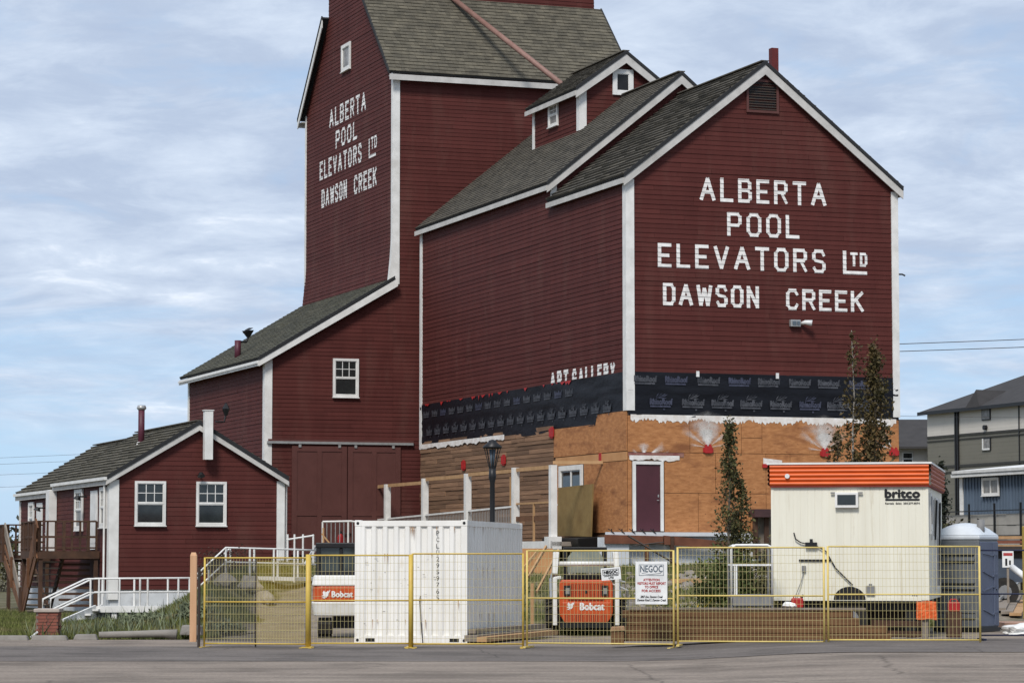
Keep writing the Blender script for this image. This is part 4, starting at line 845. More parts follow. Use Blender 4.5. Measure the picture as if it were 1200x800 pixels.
for a, b in ((U0, U1), (U1, U2), (U2, U3)):
    m = MB(); q = Vector((0, 0, -.36)); a2 = a+(q if a is not U0 else Vector((0, 0, 0))); b2 = b+q
    m.hexa([a2+Vector((0, 0, -.1)), b2+Vector((0, 0, -.1)), b2+Vector((0, 1.3, -.1)), a2+Vector((0, 1.3, -.1)), a2, b2, b2+Vector((0, 1.3, 0)), a2+Vector((0, 1.3, 0))]); ob('deck', m, WHT, rmp)
# stair + railing up to the shed doors
ssr = thing('entry_stair', 'white pipe-railed steps rising beside the right corner of the small red building', 'stairs')
for yo in (0, 1.1):
    a = wpt(318, 690, 86)+Vector((0, yo, -.4)); 
    lo_ = wpt(347, 690, 86)+Vector((0, yo, 0)); hi_ = wpt(369, 652, 88)+Vector((0, yo, 0))
    for h in (0, .33): m = MB(); m.tube([wpt(318, 692, 84)+Vector((0, yo, h)), lo_+Vector((0, 0, h)), hi_+Vector((0, 0, h)), hi_+Vector((.0, 0, h-.1))], .035, 6); ob('handrail', m, WHT, ssr, True)
for u in (337, 345, 355, 367):
    m = MB(); b = wpt(u, 650, 87); m.tube([(b.x, 87, 1.2), (b.x, 87, 2.55)], .03, 6); ob('post', m, WHT, ssr)
m = MB(); m.tube([wpt(336, 632, 87), wpt(368, 627, 87)], .03, 6); m.tube([wpt(336, 655, 87), wpt(368, 652, 87)], .025, 6); ob('handrail', m, WHT, ssr)
for k in range(5):
    p = wpt(346+k*5, 692-k*8, 86.5); m = MB(); m.box(p.x-.18, p.x+.18, 86, 87.3, p.z-.35, p.z-.3); ob('tread', m, GWD, ssr)
# short balustrade by the sliding door
bal = thing('balustrade', 'short white vertical-bar balustrade in front of the maroon sliding door', 'railing')
Yb = 100.0; xl, xr_ = wpt(378, 630, Yb).x, wpt(428, 630, Yb).x; zt = wpt(380, 611, Yb).z; zb0 = gz(-6, Yb)
for x in np.linspace(xl, xr_, 11):
    m = MB(); r = .035 if abs(x-xl) < .01 or abs(x-xl-(xr_-xl)*.6) < .1 else .018; m.tube([(x, Yb, zb0-.1), (x, Yb, zt)], r, 6); ob('bar', m, GAL if r < .03 else WHT, bal)
m = MB(); m.tube([(xl, Yb, zt), (xr_-.5, Yb, zt+.02), (xr_+.3, Yb, zt-.12)], .04, 6); ob('handrail', m, WHT, bal)
m = MB(); m.bar(wpt(377, 625, Yb-.2), wpt(387, 637, Yb-.2), .12, .05); m.bar(wpt(379, 640, Yb-.2), wpt(379, 618, Yb-.2), .1, .06)
tag(ob('broken_board', m, CED), 'broken raw board leaning on the white balustrade', 'board')
ex = thing('fire_extinguisher', 'red fire extinguisher standing behind the white balustrade', 'extinguisher', (wpt(399, 630, Yb+.3).x, Yb+.3, zb0+.35))
m = MB(); m.tube([(0, 0, 0), (0, 0, .03), (0, 0, .5), (0, 0, .58), (0, 0, .62)], [.08, .11, .11, .07, .03], 12); ob('cylinder', m, REDA, ex, True)
m = MB(); m.box(-.05, .05, -.02, .02, .62, .7); ob('valve', m, BLK, ex)
# ================================================================== STRIPPED WALKWAY ALONG THE ANNEX SIDE
wk = thing('covered_walkway', 'stripped walkway frame of white posts and raw beams along the annex side', 'walkway', AO, ANG)
PS = -1.5; PT = [20.2, 15.66, 10.93, 6.09, 2.6]; PZ = [4.6, 4.7, 4.74, 4.8, 4.78]
for i, (t, z) in enumerate(zip([22.9]+PT, [4.62]+PZ)):
    if i == 0: wdt = .12
    else: wdt = .105
    if i == 0: t = 24.0; z = 4.63
    m = MB(); m.box(PS-wdt, PS+wdt, t-wdt, t+wdt, 1.6 if i < 5 else 2.0, z); 
    ob('post', m, WHT, wk)
    if i == 5: m = MB(); m.box(PS-.22, PS+.22, t-.2, t+.2, 2.1, 2.5); ob('post_base', m, WHT, wk)
TT_ = [24.0]+PT
for a, b, z0, z1 in zip(TT_[:-1], TT_[1:], [4.5, 4.55, 4.66, 4.7, 4.72], [4.55, 4.55, 4.66, 4.7, 4.72]):
    m = MB(); m.bar((PS, a-.15, z0), (PS, b+.15, z1), .06, .12); ob('beam', m, CED, wk)
m = MB(); m.bar((PS, 2.6, 4.86), (-.02, 2.0, 4.86), .06, .1); ob('beam', m, CED, wk)
m = MB(); m.box(PS-.1, -.06, 2.4, 24.4, 2.2, 2.34); ob('deck', m, GWD, wk)
m = MB(); m.box(PS-.16, PS-.1, 2.4, 24.4, 2.0, 2.36); ob('fascia', m, WHT, wk)
n = 110
for i in range(n):
    t = 6.3+(24.0-6.3)*i/n; z = 3.5-(t-6.1)*.0155; m = MB(); m.box(PS-.012, PS+.012, t-.012, t+.012, 2.34, z) ; ob('baluster', m, GAL, wk)
m = MB(); m.bar((PS, 6.2, 3.52), (PS, 24.0, 3.24), .07, .06); ob('handrail', m, WHT, wk)
for t in (4.35,): m = MB(); m.box(PS-.03, PS+.03, t-.03, t+.03, 2.34, 3.62); ob('post', m, CED, wk)
m = MB(); m.bar((PS, 2.7, 3.6), (PS, 6.0, 3.6), .05, .06); ob('handrail', m, CED, wk)
m = MB(); m.bar((PS, 2.7, 3.1), (PS, 6.0, 3.1), .04, .16); ob('rail', m, MWD, wk)
for t, z in ((9.4, 4.2), (13.6, 4.1)): m = MB(); m.box(-.5, -.46, t-.02, t+.02, 2.3, z+.4); ob('stud', m, CED, wk)
# loose olive sheet + black skid bucket + debris under the side window
lb = MB(); lb.hexa([(-.45, 5.0, 2.55), (-.45, 2.0, 2.5), (-.4, 2.0, 2.5), (-.4, 5.0, 2.55), (-.4, 5.0, 4.12), (-.4, 1.95, 4.17), (-.35, 1.95, 4.17), (-.35, 5.0, 4.12)])
o_ = ob('plywood_board', lb, OLV); o_.location = AO; o_.rotation_euler = (0, 0, ANG); tag(o_, 'upright weathered olive plywood board below the small side window', 'board')
bk_ = thing('steel_bucket', 'black steel machine bucket lying under the olive plywood board', 'bucket', AO, ANG)
m = MB(); m.hexa([(-.8, 4.7, 1.6), (-.8, 1.9, 1.6), (-.2, 1.9, 1.6), (-.2, 4.7, 1.6), (-1.0, 5.0, 2.45), (-1.0, 1.7, 2.45), (-.2, 1.7, 2.5), (-.2, 5.0, 2.5)]); ob('shell', m, BLK, bk_, bevel=.03)
for t in (2.8, 3.9): m = MB(); m.tube([(-1.1, t, 2.25), (-.85, t, 2.25)], .08, 10); ob('pin', m, GAL, bk_)
# ================================================================== STREET LAMP
lp = thing('street_lamp', 'black iron street lamp with flared lantern behind the white container', 'street lamp', (wpt(577, 600, 75).x, 75, gz(-.5, 75)))
zt = 4.9-gz(-.5, 75)
m = MB(); m.tube([(0, 0, 0), (0, 0, .5), (0, 0, .55), (0, 0, zt-1.1), (0, 0, zt-.95), (0, 0, zt-.7)], [.13, .12, .075, .065, .1, .09], 12); ob('pole', m, BLK, lp, True)
for k in range(8):
    a = 2*PI*k/8; m = MB(); m.bar((.07*math.cos(a), .07*math.sin(a), zt-.75), (.22*math.cos(a), .22*math.sin(a), zt-.16), .022, .022); ob('lantern_rib', m, BLK, lp)
m = MB(); m.tube([(0, 0, zt-.18), (0, 0, zt-.13), (0, 0, zt-.02), (0, 0, zt+.03), (0, 0, zt+.06)], [.25, .26, .12, .1, .02], 12); ob('lantern_cap', m, BLK, lp, True)
m = MB(); m.tube([(0, 0, zt-.72), (0, 0, zt-.2)], [.04, .09], 10); ob('lamp_glass', m, INB, lp, True)
# ================================================================== SHIPPING CONTAINER
ca = math.radians(-11.3)
con = thing('shipping_container', 'white corrugated shipping container with dark vertical serial number on its end', 'container', (-.96, 60, .005), ca)
# local: x across (0..-2.44), y back (0..6.06)
Wc, Lc, Hc = 2.44, 6.06, 2.6
fl_ = MB()
def corr(F, a0, a1, z0, z1, pitch, dep, mat, name='corrugated_wall'):
    mb = MB(); n = int(round((a1-a0)/pitch)); p = (a1-a0)/n; pts = []
    for i in range(n):
        b = a0+i*p; pts += [(b, 0), (b+p*.32, 0), (b+p*.46, -dep), (b+p*.86, -dep)]
    pts.append((a1, 0))
    for q0, q1 in zip(pts[:-1], pts[1:]): mb.poly([F(q0[0], z0, q0[1]), F(q1[0], z0, q1[1]), F(q1[0], z1, q1[1]), F(q0[0], z1, q0[1])])
    return ob(name, mb, mat, con)
cf = lambda a, z, o: (a, -o, z); cr_ = lambda a, z, o: (o, a, z); cl = lambda a, z, o: (-Wc-o, a, z); cb = lambda a, z, o: (a, Lc+o, z)
corr(cf, -Wc+.12, -.12, .16, Hc-.12, .257, .045, CNT); corr(cr_, .12, Lc-.12, .16, Hc-.11, .275, .036, CNT)
corr(cl, .12, Lc-.12, .16, Hc-.11, .275, .036, CNT); corr(cb, -Wc+.12, -.12, .16, Hc-.12, .257, .045, CNT)
for x0, x1, y0, y1 in ((-.12, .01, -.01, .12), (-Wc-.01, -Wc+.12, -.01, .12), (-.12, .01, Lc-.12, Lc+.01), (-Wc-.01, -Wc+.12, Lc-.12, Lc+.01)):
    m = MB(); m.box(x0, x1, y0, y1, .12, Hc-.12); ob('corner_post', m, CNT, con)
    for z0, z1 in ((0, .12), (Hc-.12, Hc+.01)):
        m = MB(); m.box(x0-.006, x1+.006, y0-.006, y1+.006, z0, z1); cc_ = ob('corner_casting', m, CNT, con, bevel=.008)
        if y0 < 0: m = MB(); m.tube([((x0+x1)/2, y0-.002, (z0+z1)/2), ((x0+x1)/2, y0-.012, (z0+z1)/2)], .032, 10); ob('casting_hole', m, BLK, cc_)
m = MB()
for z0, z1 in ((.0, .16), (Hc-.12, Hc-.0)):
    m.box(-Wc+.12, -.12, -.004, .06, z0, z1); m.box(-Wc+.12, -.12, Lc-.06, Lc+.004, z0, z1); m.box(-.06, .004, .12, Lc-.12, z0, z1); m.box(-Wc-.004, -Wc+.06, .12, Lc-.12, z0, z1)
ob('rail', m, CNT, con)
m = MB(); m.box(-Wc+.06, -.06, .06, Lc-.06, Hc-.03, Hc-.01); ob('roof', m, CNT, con)
for x in (-Wc+.25, -.35): m = MB(); m.box(x-.02, x+.18, -.01, -.004, .03, .1); ob('fork_pocket', m, BLK, con)
zc = Hc-.28; 
for i, ch in enumerate('PCLU2959765'):
    z = zc+.06-i*.137; m = text_mb(cf, ch, -.665, -.60, z-.098, z, .004 if True else 0, bold=.0); ob('serial_character', m, INK, con)
m = MB(); m.tube([(-.95, -.02, .0), (-.99, -.03, .45), (-1.02, -.02, .9), (-1.0, -.03, 1.0)], .012, 5); ob('hanging_strap', m, IRN, con)
m = MB()
for i in range(26):
    a = random.uniform(-2.3, -.1); z = random.uniform(.4, 2.0); m.wbox(cf, a, a+random.uniform(.01, .07), z, z+random.uniform(.004, .02), .003, .004)
ob('scuff_mark', m, M('scuff_grey', (.35, .33, .3), rough=.8), con, kind='stuff')
m = MB()
for i in range(14):
    a = random.uniform(-2.3, -.1); z = random.choice([2.46, 1.9, .5, .9]); h = random.uniform(.08, .3); m.poly([cf(a, z, .0032), cf(a+.02, z, .0032), cf(a+.012, z-h, .0034)])
for i in range(18):
    a = random.uniform(.2, 5.9); z = random.choice([2.47, 1.6, .6]); h = random.uniform(.1, .4); m.poly([cr_(a, z, .0032), cr_(a+.03, z, .0032), cr_(a+.015, z-h, .0034)])
ob('rust_streak', m, M('rust_stain', (.36, .2, .1), (.42, .3, .2), 8), con, kind='stuff')
# planks at the foot of the container's right side
for i, (a, b, w_, h_, mt) in enumerate((((.15, -.3, .10), (.75, 5.2, .12), .28, .13, GWD), ((.4, -.35, .08), (.95, 5.0, .10), .22, .1, CED), ((.05, .1, .24), (.6, 5.3, .24), .25, .09, GWD))):
    c_, s_ = math.cos(ca), math.sin(ca); tr = lambda p: Vector((-.96+p[0]*c_-p[1]*s_, 60+p[0]*s_+p[1]*c_, p[2]+.02))
    m = MB(); m.bar(tr(a), tr(b), w_, h_)
    tag(ob('plank', m, mt), ['wide grey plank lying lowest beside the container', 'pale new plank lying outermost beside the container', 'grey plank resting on the others against the container'][i], 'plank', 'planks beside the container')
# ================================================================== YELLOW TEMPORARY FENCE
def fence_panel(x0, y0, x1, y1, zb, h, label, dx=.075, dz=.15, r=.0032, mat=YEL, wire=YWR, mid=.5, feet=True, group='yellow fence panels', extra_posts=()):
    a = math.atan2(y1-y0, x1-x0); Lp = math.hypot(x1-x0, y1-y0); t = thing('temporary_fence', label, 'fence', (x0, y0, zb), a, group)
    for x in (0, Lp): m = MB(); m.tube([(x, 0, -.03), (x, 0, h)], .021, 8); ob('post', m, mat, t, True)
    for x in extra_posts: m = MB(); m.tube([(x, 0, .03), (x, 0, h-.02)], .016, 8); ob('post', m, mat, t, True)
    for z in (.06, h*mid, h-.01): m = MB(); m.tube([(.02, 0, z), (Lp-.02, 0, z)], .0155, 8); ob('rail', m, mat, t, True)
    if dx:
        m = MB(); n = int(Lp/dx)
        for i in range(1, n): x = i*Lp/n; m.tube([(x, 0, .06), (x+random.uniform(-.004, .004), .004*math.sin(i), h*.5), (x, 0, h-.02)], r, 3, False)
        k = int(h/dz)
        for j in range(1, k): z = j*h/k; m.tube([(.02, .006, z), (Lp/2, .012, z+random.uniform(-.004, .004)), (Lp-.02, .006, z)], r, 3, False)
        ob('wire_mesh', m, wire, t, kind='stuff')
    if feet:
        for x in (.03, Lp-.03): m = MB(); m.box(x-.03, x+.03, -.3, .3, -.035, .0); ob('foot', m, mat, t)
    return t
FP = [(-6.22, 57.2, -4.12, 56.7, .03, 1.79, 'leftmost yellow fence panel, hung half with grey netting, by the pale wooden post', .06, .16, .0042),
      (-4.04, 56.6, -2.05, 56.55, .05, 1.82, 'yellow fence panel in front of the white and orange excavator', .075, .16, .003),
      (-1.99, 56.5, .22, 56.5, .04, 1.86, 'yellow fence panel in front of the white container corner', .08, .16, .0032),
      (.30, 56.5, 3.18, 55.62, .06, 1.9, 'yellow fence panel carrying the two white signs', .075, .15, .0034),
      (3.26, 55.6, 6.08, 55.1, .12, 1.9, 'yellow fence panel in front of the steel stair platform', .075, .15, .0034),
      (6.16, 55.1, 9.1, 55.0, .16, 1.88, 'rightmost yellow fence panel in front of the cream trailer wheel', .075, .15, .0034)]
for i, (x0, y0, x1, y1, zb, h, lab, dx, dz, r) in enumerate(FP): fence_panel(x0, y0, x1, y1, zb, h, lab, dx, dz, r, mat=YEL if i < 3 else YEL2)
# netting on the first panel
CLG = bpy.data.materials.new('grey_netting'); CLG.use_nodes = True; b_ = CLG.node_tree.nodes['Principled BSDF']; b_.inputs['Base Color'].default_value = (.035, .038, .036, 1); b_.inputs['Alpha'].default_value = .55; b_.inputs['Roughness'].default_value = .9
CLY = bpy.data.materials.new('ochre_netting'); CLY.use_nodes = True; b_ = CLY.node_tree.nodes['Principled BSDF']; b_.inputs['Base Color'].default_value = (.36, .25, .03, 1); b_.inputs['Alpha'].default_value = .33; b_.inputs['Roughness'].default_value = .9
f0 = [o for o in bpy.data.objects if o.name == 'temporary_fence'][0]; f1 = [o for o in bpy.data.objects if o.name == 'temporary_fence.001'][0]
def net(par, x0, x1, z0, z1, mat):
    m = MB(); n = 10
    for i in range(n):
        a, b = x0+(x1-x0)*i/n, x0+(x1-x0)*(i+1)/n; m.poly([(a, .03+.006*math.sin(i*2), z0), (b, .03+.006*math.sin(i*2+2), z0), (b, .03, z1), (a, .03, z1)])
    ob('netting', m, mat, par)
net(f0, .05, 1.06, .1, 1.72, CLG); net(f0, 1.1, 2.1, .1, 1.75, CLY); 
m = MB(); m.tube([(1.08, .03, -.02), (1.08, .03, 1.76)], .017, 6); ob('post', m, IRN, f0)
m = MB(); m.tube([(.0, .05, .16), (1.08, .04, .28)], .012, 6); ob('cable', m, IRN, f0)
m = MB(); m.tube([(-6.32, 57.1, 0), (-6.32, 57.1, 1.62)], .03, 8); tag(ob('steel_post', m, IRN), 'thin dark steel post at the left end of the yellow fence', 'post')
t = thing('fence_post', 'thick ochre fence post between the excavator and the netted panel', 'post', (-4.08, 56.55, .02)); m = MB(); m.tube([(0, 0, 0), (0, 0, 1.86)], .05, 10); ob('pole', m, YEL, t, True); m = MB(); m.box(-.12, .12, -.12, .12, 0, .02); ob('base_plate', m, YEL, t)
t = thing('fence_post', 'thick ochre fence post standing in front of the white container', 'post', (-2.02, 56.45, .02)); m = MB(); m.tube([(0, 0, 0), (0, 0, 1.86)], .04, 10); ob('pole', m, YEL, t, True); m = MB(); m.box(-.12, .12, -.12, .12, 0, .02); ob('base_plate', m, YEL, t)
# dark blue panel beyond
np_ = fence_panel(9.3, 56.2, 13.2, 56.4, .22, 1.75, 'dark blue open-rail fence panel at the far right', 0, 0, 0, mat=NVY, wire=NVY, group=None, feet=True)
# ---- signs hung on the fence
def on_fence(x): return 56.5+(x-.30)/(3.18-.30)*(55.62-56.5)
sa = math.atan2(55.62-56.5, 2.88)
sg = thing('notice_sign', 'large white notice sign with red and black lettering wired to the yellow fence', 'sign', (2.44, on_fence(2.44)-.045, .9), sa)
sf = lambda a, z, o: (a, -o, z)
m = MB(); m.wbox(sf, 0, .645, 0, .84, 0, .008); ob('panel', m, SGN, sg)
m = MB()
for (a0, a1, z0, z1) in ((.07, .575, .56, .57), (.07, .575, .77, .78), (.07, .08, .57, .77), (.565, .575, .57, .77)): m.wbox(sf, a0, a1, z0, z1, .009, .010)
text_mb(sf, 'NEGOC', .1, .55, .63, .76, .0105, mb=m, bold=.004); m.tube([(.13, -.011, .61), (.3, -.011, .585), (.52, -.011, .61)], .004, 4)
ob('sign_print', m, INB, sg)
m = MB()
for s_, a0, a1, z in (('ATTENTION', .16, .49, .455), ('VISITORS MUST REPORT', .035, .615, .385), ('TO OFFICE', .19, .46, .315), ('FOR ACCESS', .13, .51, .24)): text_mb(sf, s_, a0, a1, z, z+.048, .0105, mb=m, bold=.003)
ob('sign_print', m, INR, sg)
m = MB()
for s_, a0, a1, z in (('2847 Ave. Dawson Creek', .1, .55, .125), ('Dawson Road S. Dawson Creek', .035, .615, .06)): text_mb(sf, s_, a0, a1, z, z+.045, .0105, mb=m, bold=.002, slant=.2)
ob('sign_print', m, INK, sg)
ss = thing('small_sign', 'small tilted white sign hung on the fence beside the orange loader', 'sign', (1.78, on_fence(1.78)-.05, 1.36), sa); ss.rotation_euler = (0, math.radians(-5), sa)
m = MB(); m.wbox(sf, 0, .40, 0, .24, 0, .008); ob('panel', m, SGN, ss)
m = MB()
for (a0, a1, z0, z1) in ((.03, .37, .20, .21), (.03, .37, .10, .11), (.03, .04, .11, .2), (.36, .37, .11, .2)): m.wbox(sf, a0, a1, z0, z1, .009, .01)
text_mb(sf, 'NEGOC', .06, .34, .125, .185, .0105, mb=m, bold=.006); text_mb(sf, 'CONSTRUCTION', .05, .35, .07, .095, .0105, mb=m, bold=.002); text_mb(sf, 'LTD', .15, .25, .025, .055, .0105, mb=m, bold=.004)
ob('sign_print', m, INK, ss)
# ================================================================== SKID STEER LOADER (rear view)
def logo_cat(F, a, z, s, mb, o):       # small white animal-head mark: ears, face, tail tufts
    P_ = [[(0, .75), (.18, 1), (.3, .8), (.55, .8), (.72, 1.0), (.8, .7)], [(0, .75), (.8, .7), (.75, .3), (.5, .05), (.25, .1), (.1, .3)], [(.8, .9), (1.0, 1.1), (.95, .8), (.75, .6)], [(-.15, .3), (.1, .4), (.12, .2)], [(-.1, .05), (.25, .15), (.3, -.1)]]
    for k, pl in enumerate(P_): mb.poly([F(a+p[0]*s, z+p[1]*s, o+.0008*k) for p in pl])
def wheel(root, c, r, wd, rim=MWH):
    x, y, z = c; m = MB(); m.tube([(x-wd/2, y, z), (x-wd*.4, y, z), (x+wd*.4, y, z), (x+wd/2, y, z)], [r*.88, r, r, r*.88], 24)
    n = 20
    for i in range(n):
        a = 2*PI*i/n
        for sx in (-1, 1):
            p = Vector((x, y+(r+.01)*math.cos(a), z+(r+.01)*math.sin(a))); q = Vector((x+sx*wd*.48, y+(r+.005)*math.cos(a+.16), z+(r+.005)*math.sin(a+.16))); m.bar(p, q, .05, .05, up=(0, math.cos(a), math.sin(a)))
    w_ = ob('wheel', m, TYR, root)
    m = MB(); m.tube([(x-wd*.42, y, z), (x+wd*.42, y, z)], r*.52, 16); ob('rim', m, rim, w_)
    return w_
sk = thing('skid_steer', 'orange and white skid steer loader seen from behind through the fence', 'loader', (1.74, 66.4, .0))
kf = lambda a, z, o: (a, -o, z)
m = MB(); v = [(-.60, .42), (.60, .42), (.63, .55), (.63, 1.22), (.58, 1.3), (-.58, 1.3), (-.63, 1.22), (-.63, .55)]
m.prism(kf, v, -.55, .0); ob('rear_body', m, BOB, sk, bevel=.03)
m = MB(); m.prism(kf, [(-.57, .78), (.57, .78), (.57, .40), (.5, .3), (-.5, .3), (-.57, .40)], 0, .07); hd = ob('tail_door', m, BOB, sk, bevel=.02)
m = MB(); m.wbox(kf, -.42, .42, .83, 1.2, .003, .02)
gr_ = ob('grille', m, M('grille_dark_red', (.16, .03, .014), rough=.6), sk)
m = MB()
for i in range(19): x = -.40+i*.8/18; m.wbox(kf, x-.012, x+.012, .84, 1.19, .02, .035)
ob('grille_bar', m, BOB, gr_, kind='stuff')
m = MB()
for x in np.arange(-.48, .5, .05): m.wbox(kf, x-.009, x+.009, .33, .5, .07, .074)
ob('lower_slots', m, M('grille_dark_red', (.16, .03, .014)), hd, kind='stuff')
m = MB(); m.tube([kf(0, 1.02, .02), kf(0, 1.02, .045)], .035, 12); ob('latch', m, BLK, sk)
for sx in (-1, 1):
    m = MB(); m.wbox(kf, sx*.44-.08, sx*.44+.08, .93, 1.17, .02, .05); hl_ = ob('light_housing', m, BLK, sk)
    m = MB(); m.wbox(kf, sx*.44-.04, sx*.44+.05, .97, 1.11, .05, .06); ob('headlight', m, CUR, hl_)
m = MB(); text_mb(kf, 'Bobcat', -.14, .42, .60, .76, .076, mb=m, bold=.011); ob('lettering', m, SGN, hd); m = MB(); logo_cat(kf, -.44, .61, .17, m, .076); ob('emblem', m, SGN, hd)
for sx in (-1, 1):
    m = MB(); m.bar((sx*.73, .02, .24), (sx*.73, .0, 1.36), .1, .12, up=(0, 1, 0)); m.bar((sx*.73, .0, 1.34), (sx*.60, .05, 1.36), .1, .07); ob('upright', m, MWH, sk, bevel=.012)
    m = MB(); m.hexa([(sx*.73-.06, -.02, 1.45), (sx*.73+.06, -.02, 1.45), (sx*.73+.06, .35, 1.35), (sx*.73-.06, .35, 1.35), (sx*.70-.07, .05, 1.95), (sx*.70+.07, .05, 1.95), (sx*.70+.07, .5, 1.95), (sx*.70-.07, .5, 1.95)])
    m.bar((sx*.72, .25, 1.85), (sx*.74, 2.6, 1.2), .1, .16); m.bar((sx*.74, 2.6, 1.2), (sx*.74, 3.0, .35), .1, .14); ob('lift_arm', m, MWH, sk, bevel=.012)
    m = MB(); m.tube([(sx*.8, .4, .85), (sx*.8, 1.5, 1.3)], .05, 8); m.tube([(sx*.8, 1.2, 1.2), (sx*.78, 1.9, 1.42)], .03, 8); ob('lift_cylinder', m, GAL, sk)
    for y in (.55, 1.75): wheel(sk, (sx*.80, y, .42), .42, .30)
m = MB(); m.tube([(-.66, .12, 1.68), (.66, .12, 1.68)], .055, 10); ob('cross_bar', m, MWH, sk, True)
m = MB()
for x in (-.47, .47): m.box(x-.04, x+.04, .5, .58, 1.28, 2.02); m.box(x-.04, x+.04, 1.7, 1.78, .9, 2.02)
m.box(-.51, .51, .5, 1.8, 2.0, 2.07); m.box(-.47, .47, .5, .56, 1.28, 1.42); ob('cab_frame', m, BLK, sk, bevel=.01)
m = MB(); m.prism(kf, [(-.44, 1.46), (.44, 1.46), (.44, 1.8), (.3, 1.98), (-.3, 1.98), (-.44, 1.8)], -.545, -.53); ob('rear_glass', m, M('greenish_glass', (.25, .27, .22), (.16, .18, .15), 2, rough=.12, spec=.6), sk)
m = MB()
for x in np.arange(-.42, .43, .07): m.box(x-.008, x+.008, .42, .44, 1.28, 1.47)
ob('guard_bars', m, BLK, sk, kind='stuff')
m = MB(); m.box(-.55, .55, .1, 2.2, .2, .75); m.box(-.6, .6, -.05, .1, .18, .3); ob('chassis', m, BLK, sk)
m = MB(); m.hexa([(-.9, 3.0, .05), (.9, 3.0, .05), (.9, 3.7, .0), (-.9, 3.7, .0), (-.9, 2.9, .6), (.9, 2.9, .6), (.9, 3.1, .6), (-.9, 3.1, .6)]); ob('bucket', m, IRN, sk)
m = MB(); m.tube([(.62, .1, 1.2), (.98, .05, 1.05), (1.0, .2, .6), (.9, .3, .3)], .03, 6); m.tube([(.66, .1, 1.3), (.92, .1, 1.25), (.95, .3, .9)], .025, 6); ob('hoses', m, GAL, sk)
# ================================================================== MINI EXCAVATOR (rear view)
exv = thing('mini_excavator', 'white and orange mini excavator with dark cab, half behind the container', 'excavator', (-3.62, 64.2, .02), math.radians(4))
def rounded(z0, z1, x0, x1, y0, yd, rad, mat, name, inset0=0, inset1=0, par=None, bev=.03):
    pts = []
    for k in range(9):
        a = PI+PI/2*k/8; pts.append((x0+rad+rad*math.cos(a), y0+rad+rad*math.sin(a)))
    for k in range(9):
        a = 1.5*PI+PI/2*k/8; pts.append((x1-rad+rad*math.cos(a), y0+rad+rad*math.sin(a)))
    pts += [(x1, yd), (x0, yd)]; n = len(pts); m = MB(); cx = (x0+x1)/2; cy = yd
    def ins(p, d): return (cx+(p[0]-cx)*(1-d), cy+(p[1]-cy)*(1-d))
    m.v += [ins(p, inset0)+(z0,) for p in pts]+[ins(p, inset1)+(z1,) for p in pts]
    m.f = [tuple(range(n))[::-1], tuple(range(n, 2*n))]+[(i, (i+1) % n, n+(i+1) % n, n+i) for i in range(n)]
    return ob(name, m, mat, par or exv, bevel=bev)
rounded(.48, .80, -.93, .93, -.12, .9, .22, MWH, 'counterweight', .06, 0)
rounded(.805, 1.16, -.90, .90, -.10, .9, .22, BOB, 'engine_cover', 0, 0)
rounded(1.165, 1.40, -.93, .93, -.12, .9, .22, MWH, 'top_cover', 0, .05)
exf = lambda a, z, o: (a, -.1-o, z)
m = MB(); text_mb(exf, 'Bobcat', -.47, .0, .91, 1.04, .012, mb=m, bold=.008); ob('lettering', m, SGN, exv); m = MB(); logo_cat(exf, -.68, .89, .17, m, .012); ob('emblem', m, SGN, exv)
m = MB(); m.box(-.82, .25, .35, 1.3, 1.38, 1.5); m.box(-.84, .27, .3, 1.7, 2.02, 2.14)
for x, y in ((-.78, .36), (.2, .36), (-.78, 1.6), (.2, 1.6)): m.box(x-.05, x+.05, y-.04, y+.04, 1.4, 2.05)
m.box(-.3, -.22, .34, .4, 1.5, 2.02)
ob('cab_frame', m, BLK, exv, bevel=.02)
m = MB(); m.box(-.76, .18, .385, .39, 1.5, 2.02); m.box(-.80, -.795, .4, 1.6, 1.4, 2.02); ob('cab_glass', m, M('cab_dark_glass', (.045, .055, .05), (.02, .025, .024), 2, rough=.08, spec=.6), exv)
m = MB(); m.box(-.65, -.4, .8, 1.0, 1.3, 1.9); ob('seat', m, BLK, exv)
for sx in (-1, 1):
    m = MB(); x = sx*.62
    pl = [(.0, .08), (.1, .0), (1.6, .0), (1.75, .12), (1.75, .32), (1.6, .42), (.1, .42), (-.05, .3)]
    m.prism(lambda a, z, o: (x+o, a, z), pl, -.15, .15)
    for i in range(16): y = .0+i*.11; m.box(x-.16, x+.16, y, y+.05, -.012, .03)
    tr_ = ob('track', m, TYR, exv)
    for y in (.15, .6, 1.05, 1.5): m = MB(); m.tube([(x-.17, y, .2), (x+.17, y, .2)], .13, 12); ob('track_roller', m, IRN, tr_)
m = MB(); m.box(-.45, .45, .3, 1.4, .2, .5); ob('undercarriage', m, BLK, exv)
m = MB(); m.bar((.5, 1.5, 1.1), (.5, 3.0, 2.0), .2, .25); m.bar((.5, 3.0, 2.0), (.5, 3.9, .9), .16, .2); ob('boom', m, MWH, exv)
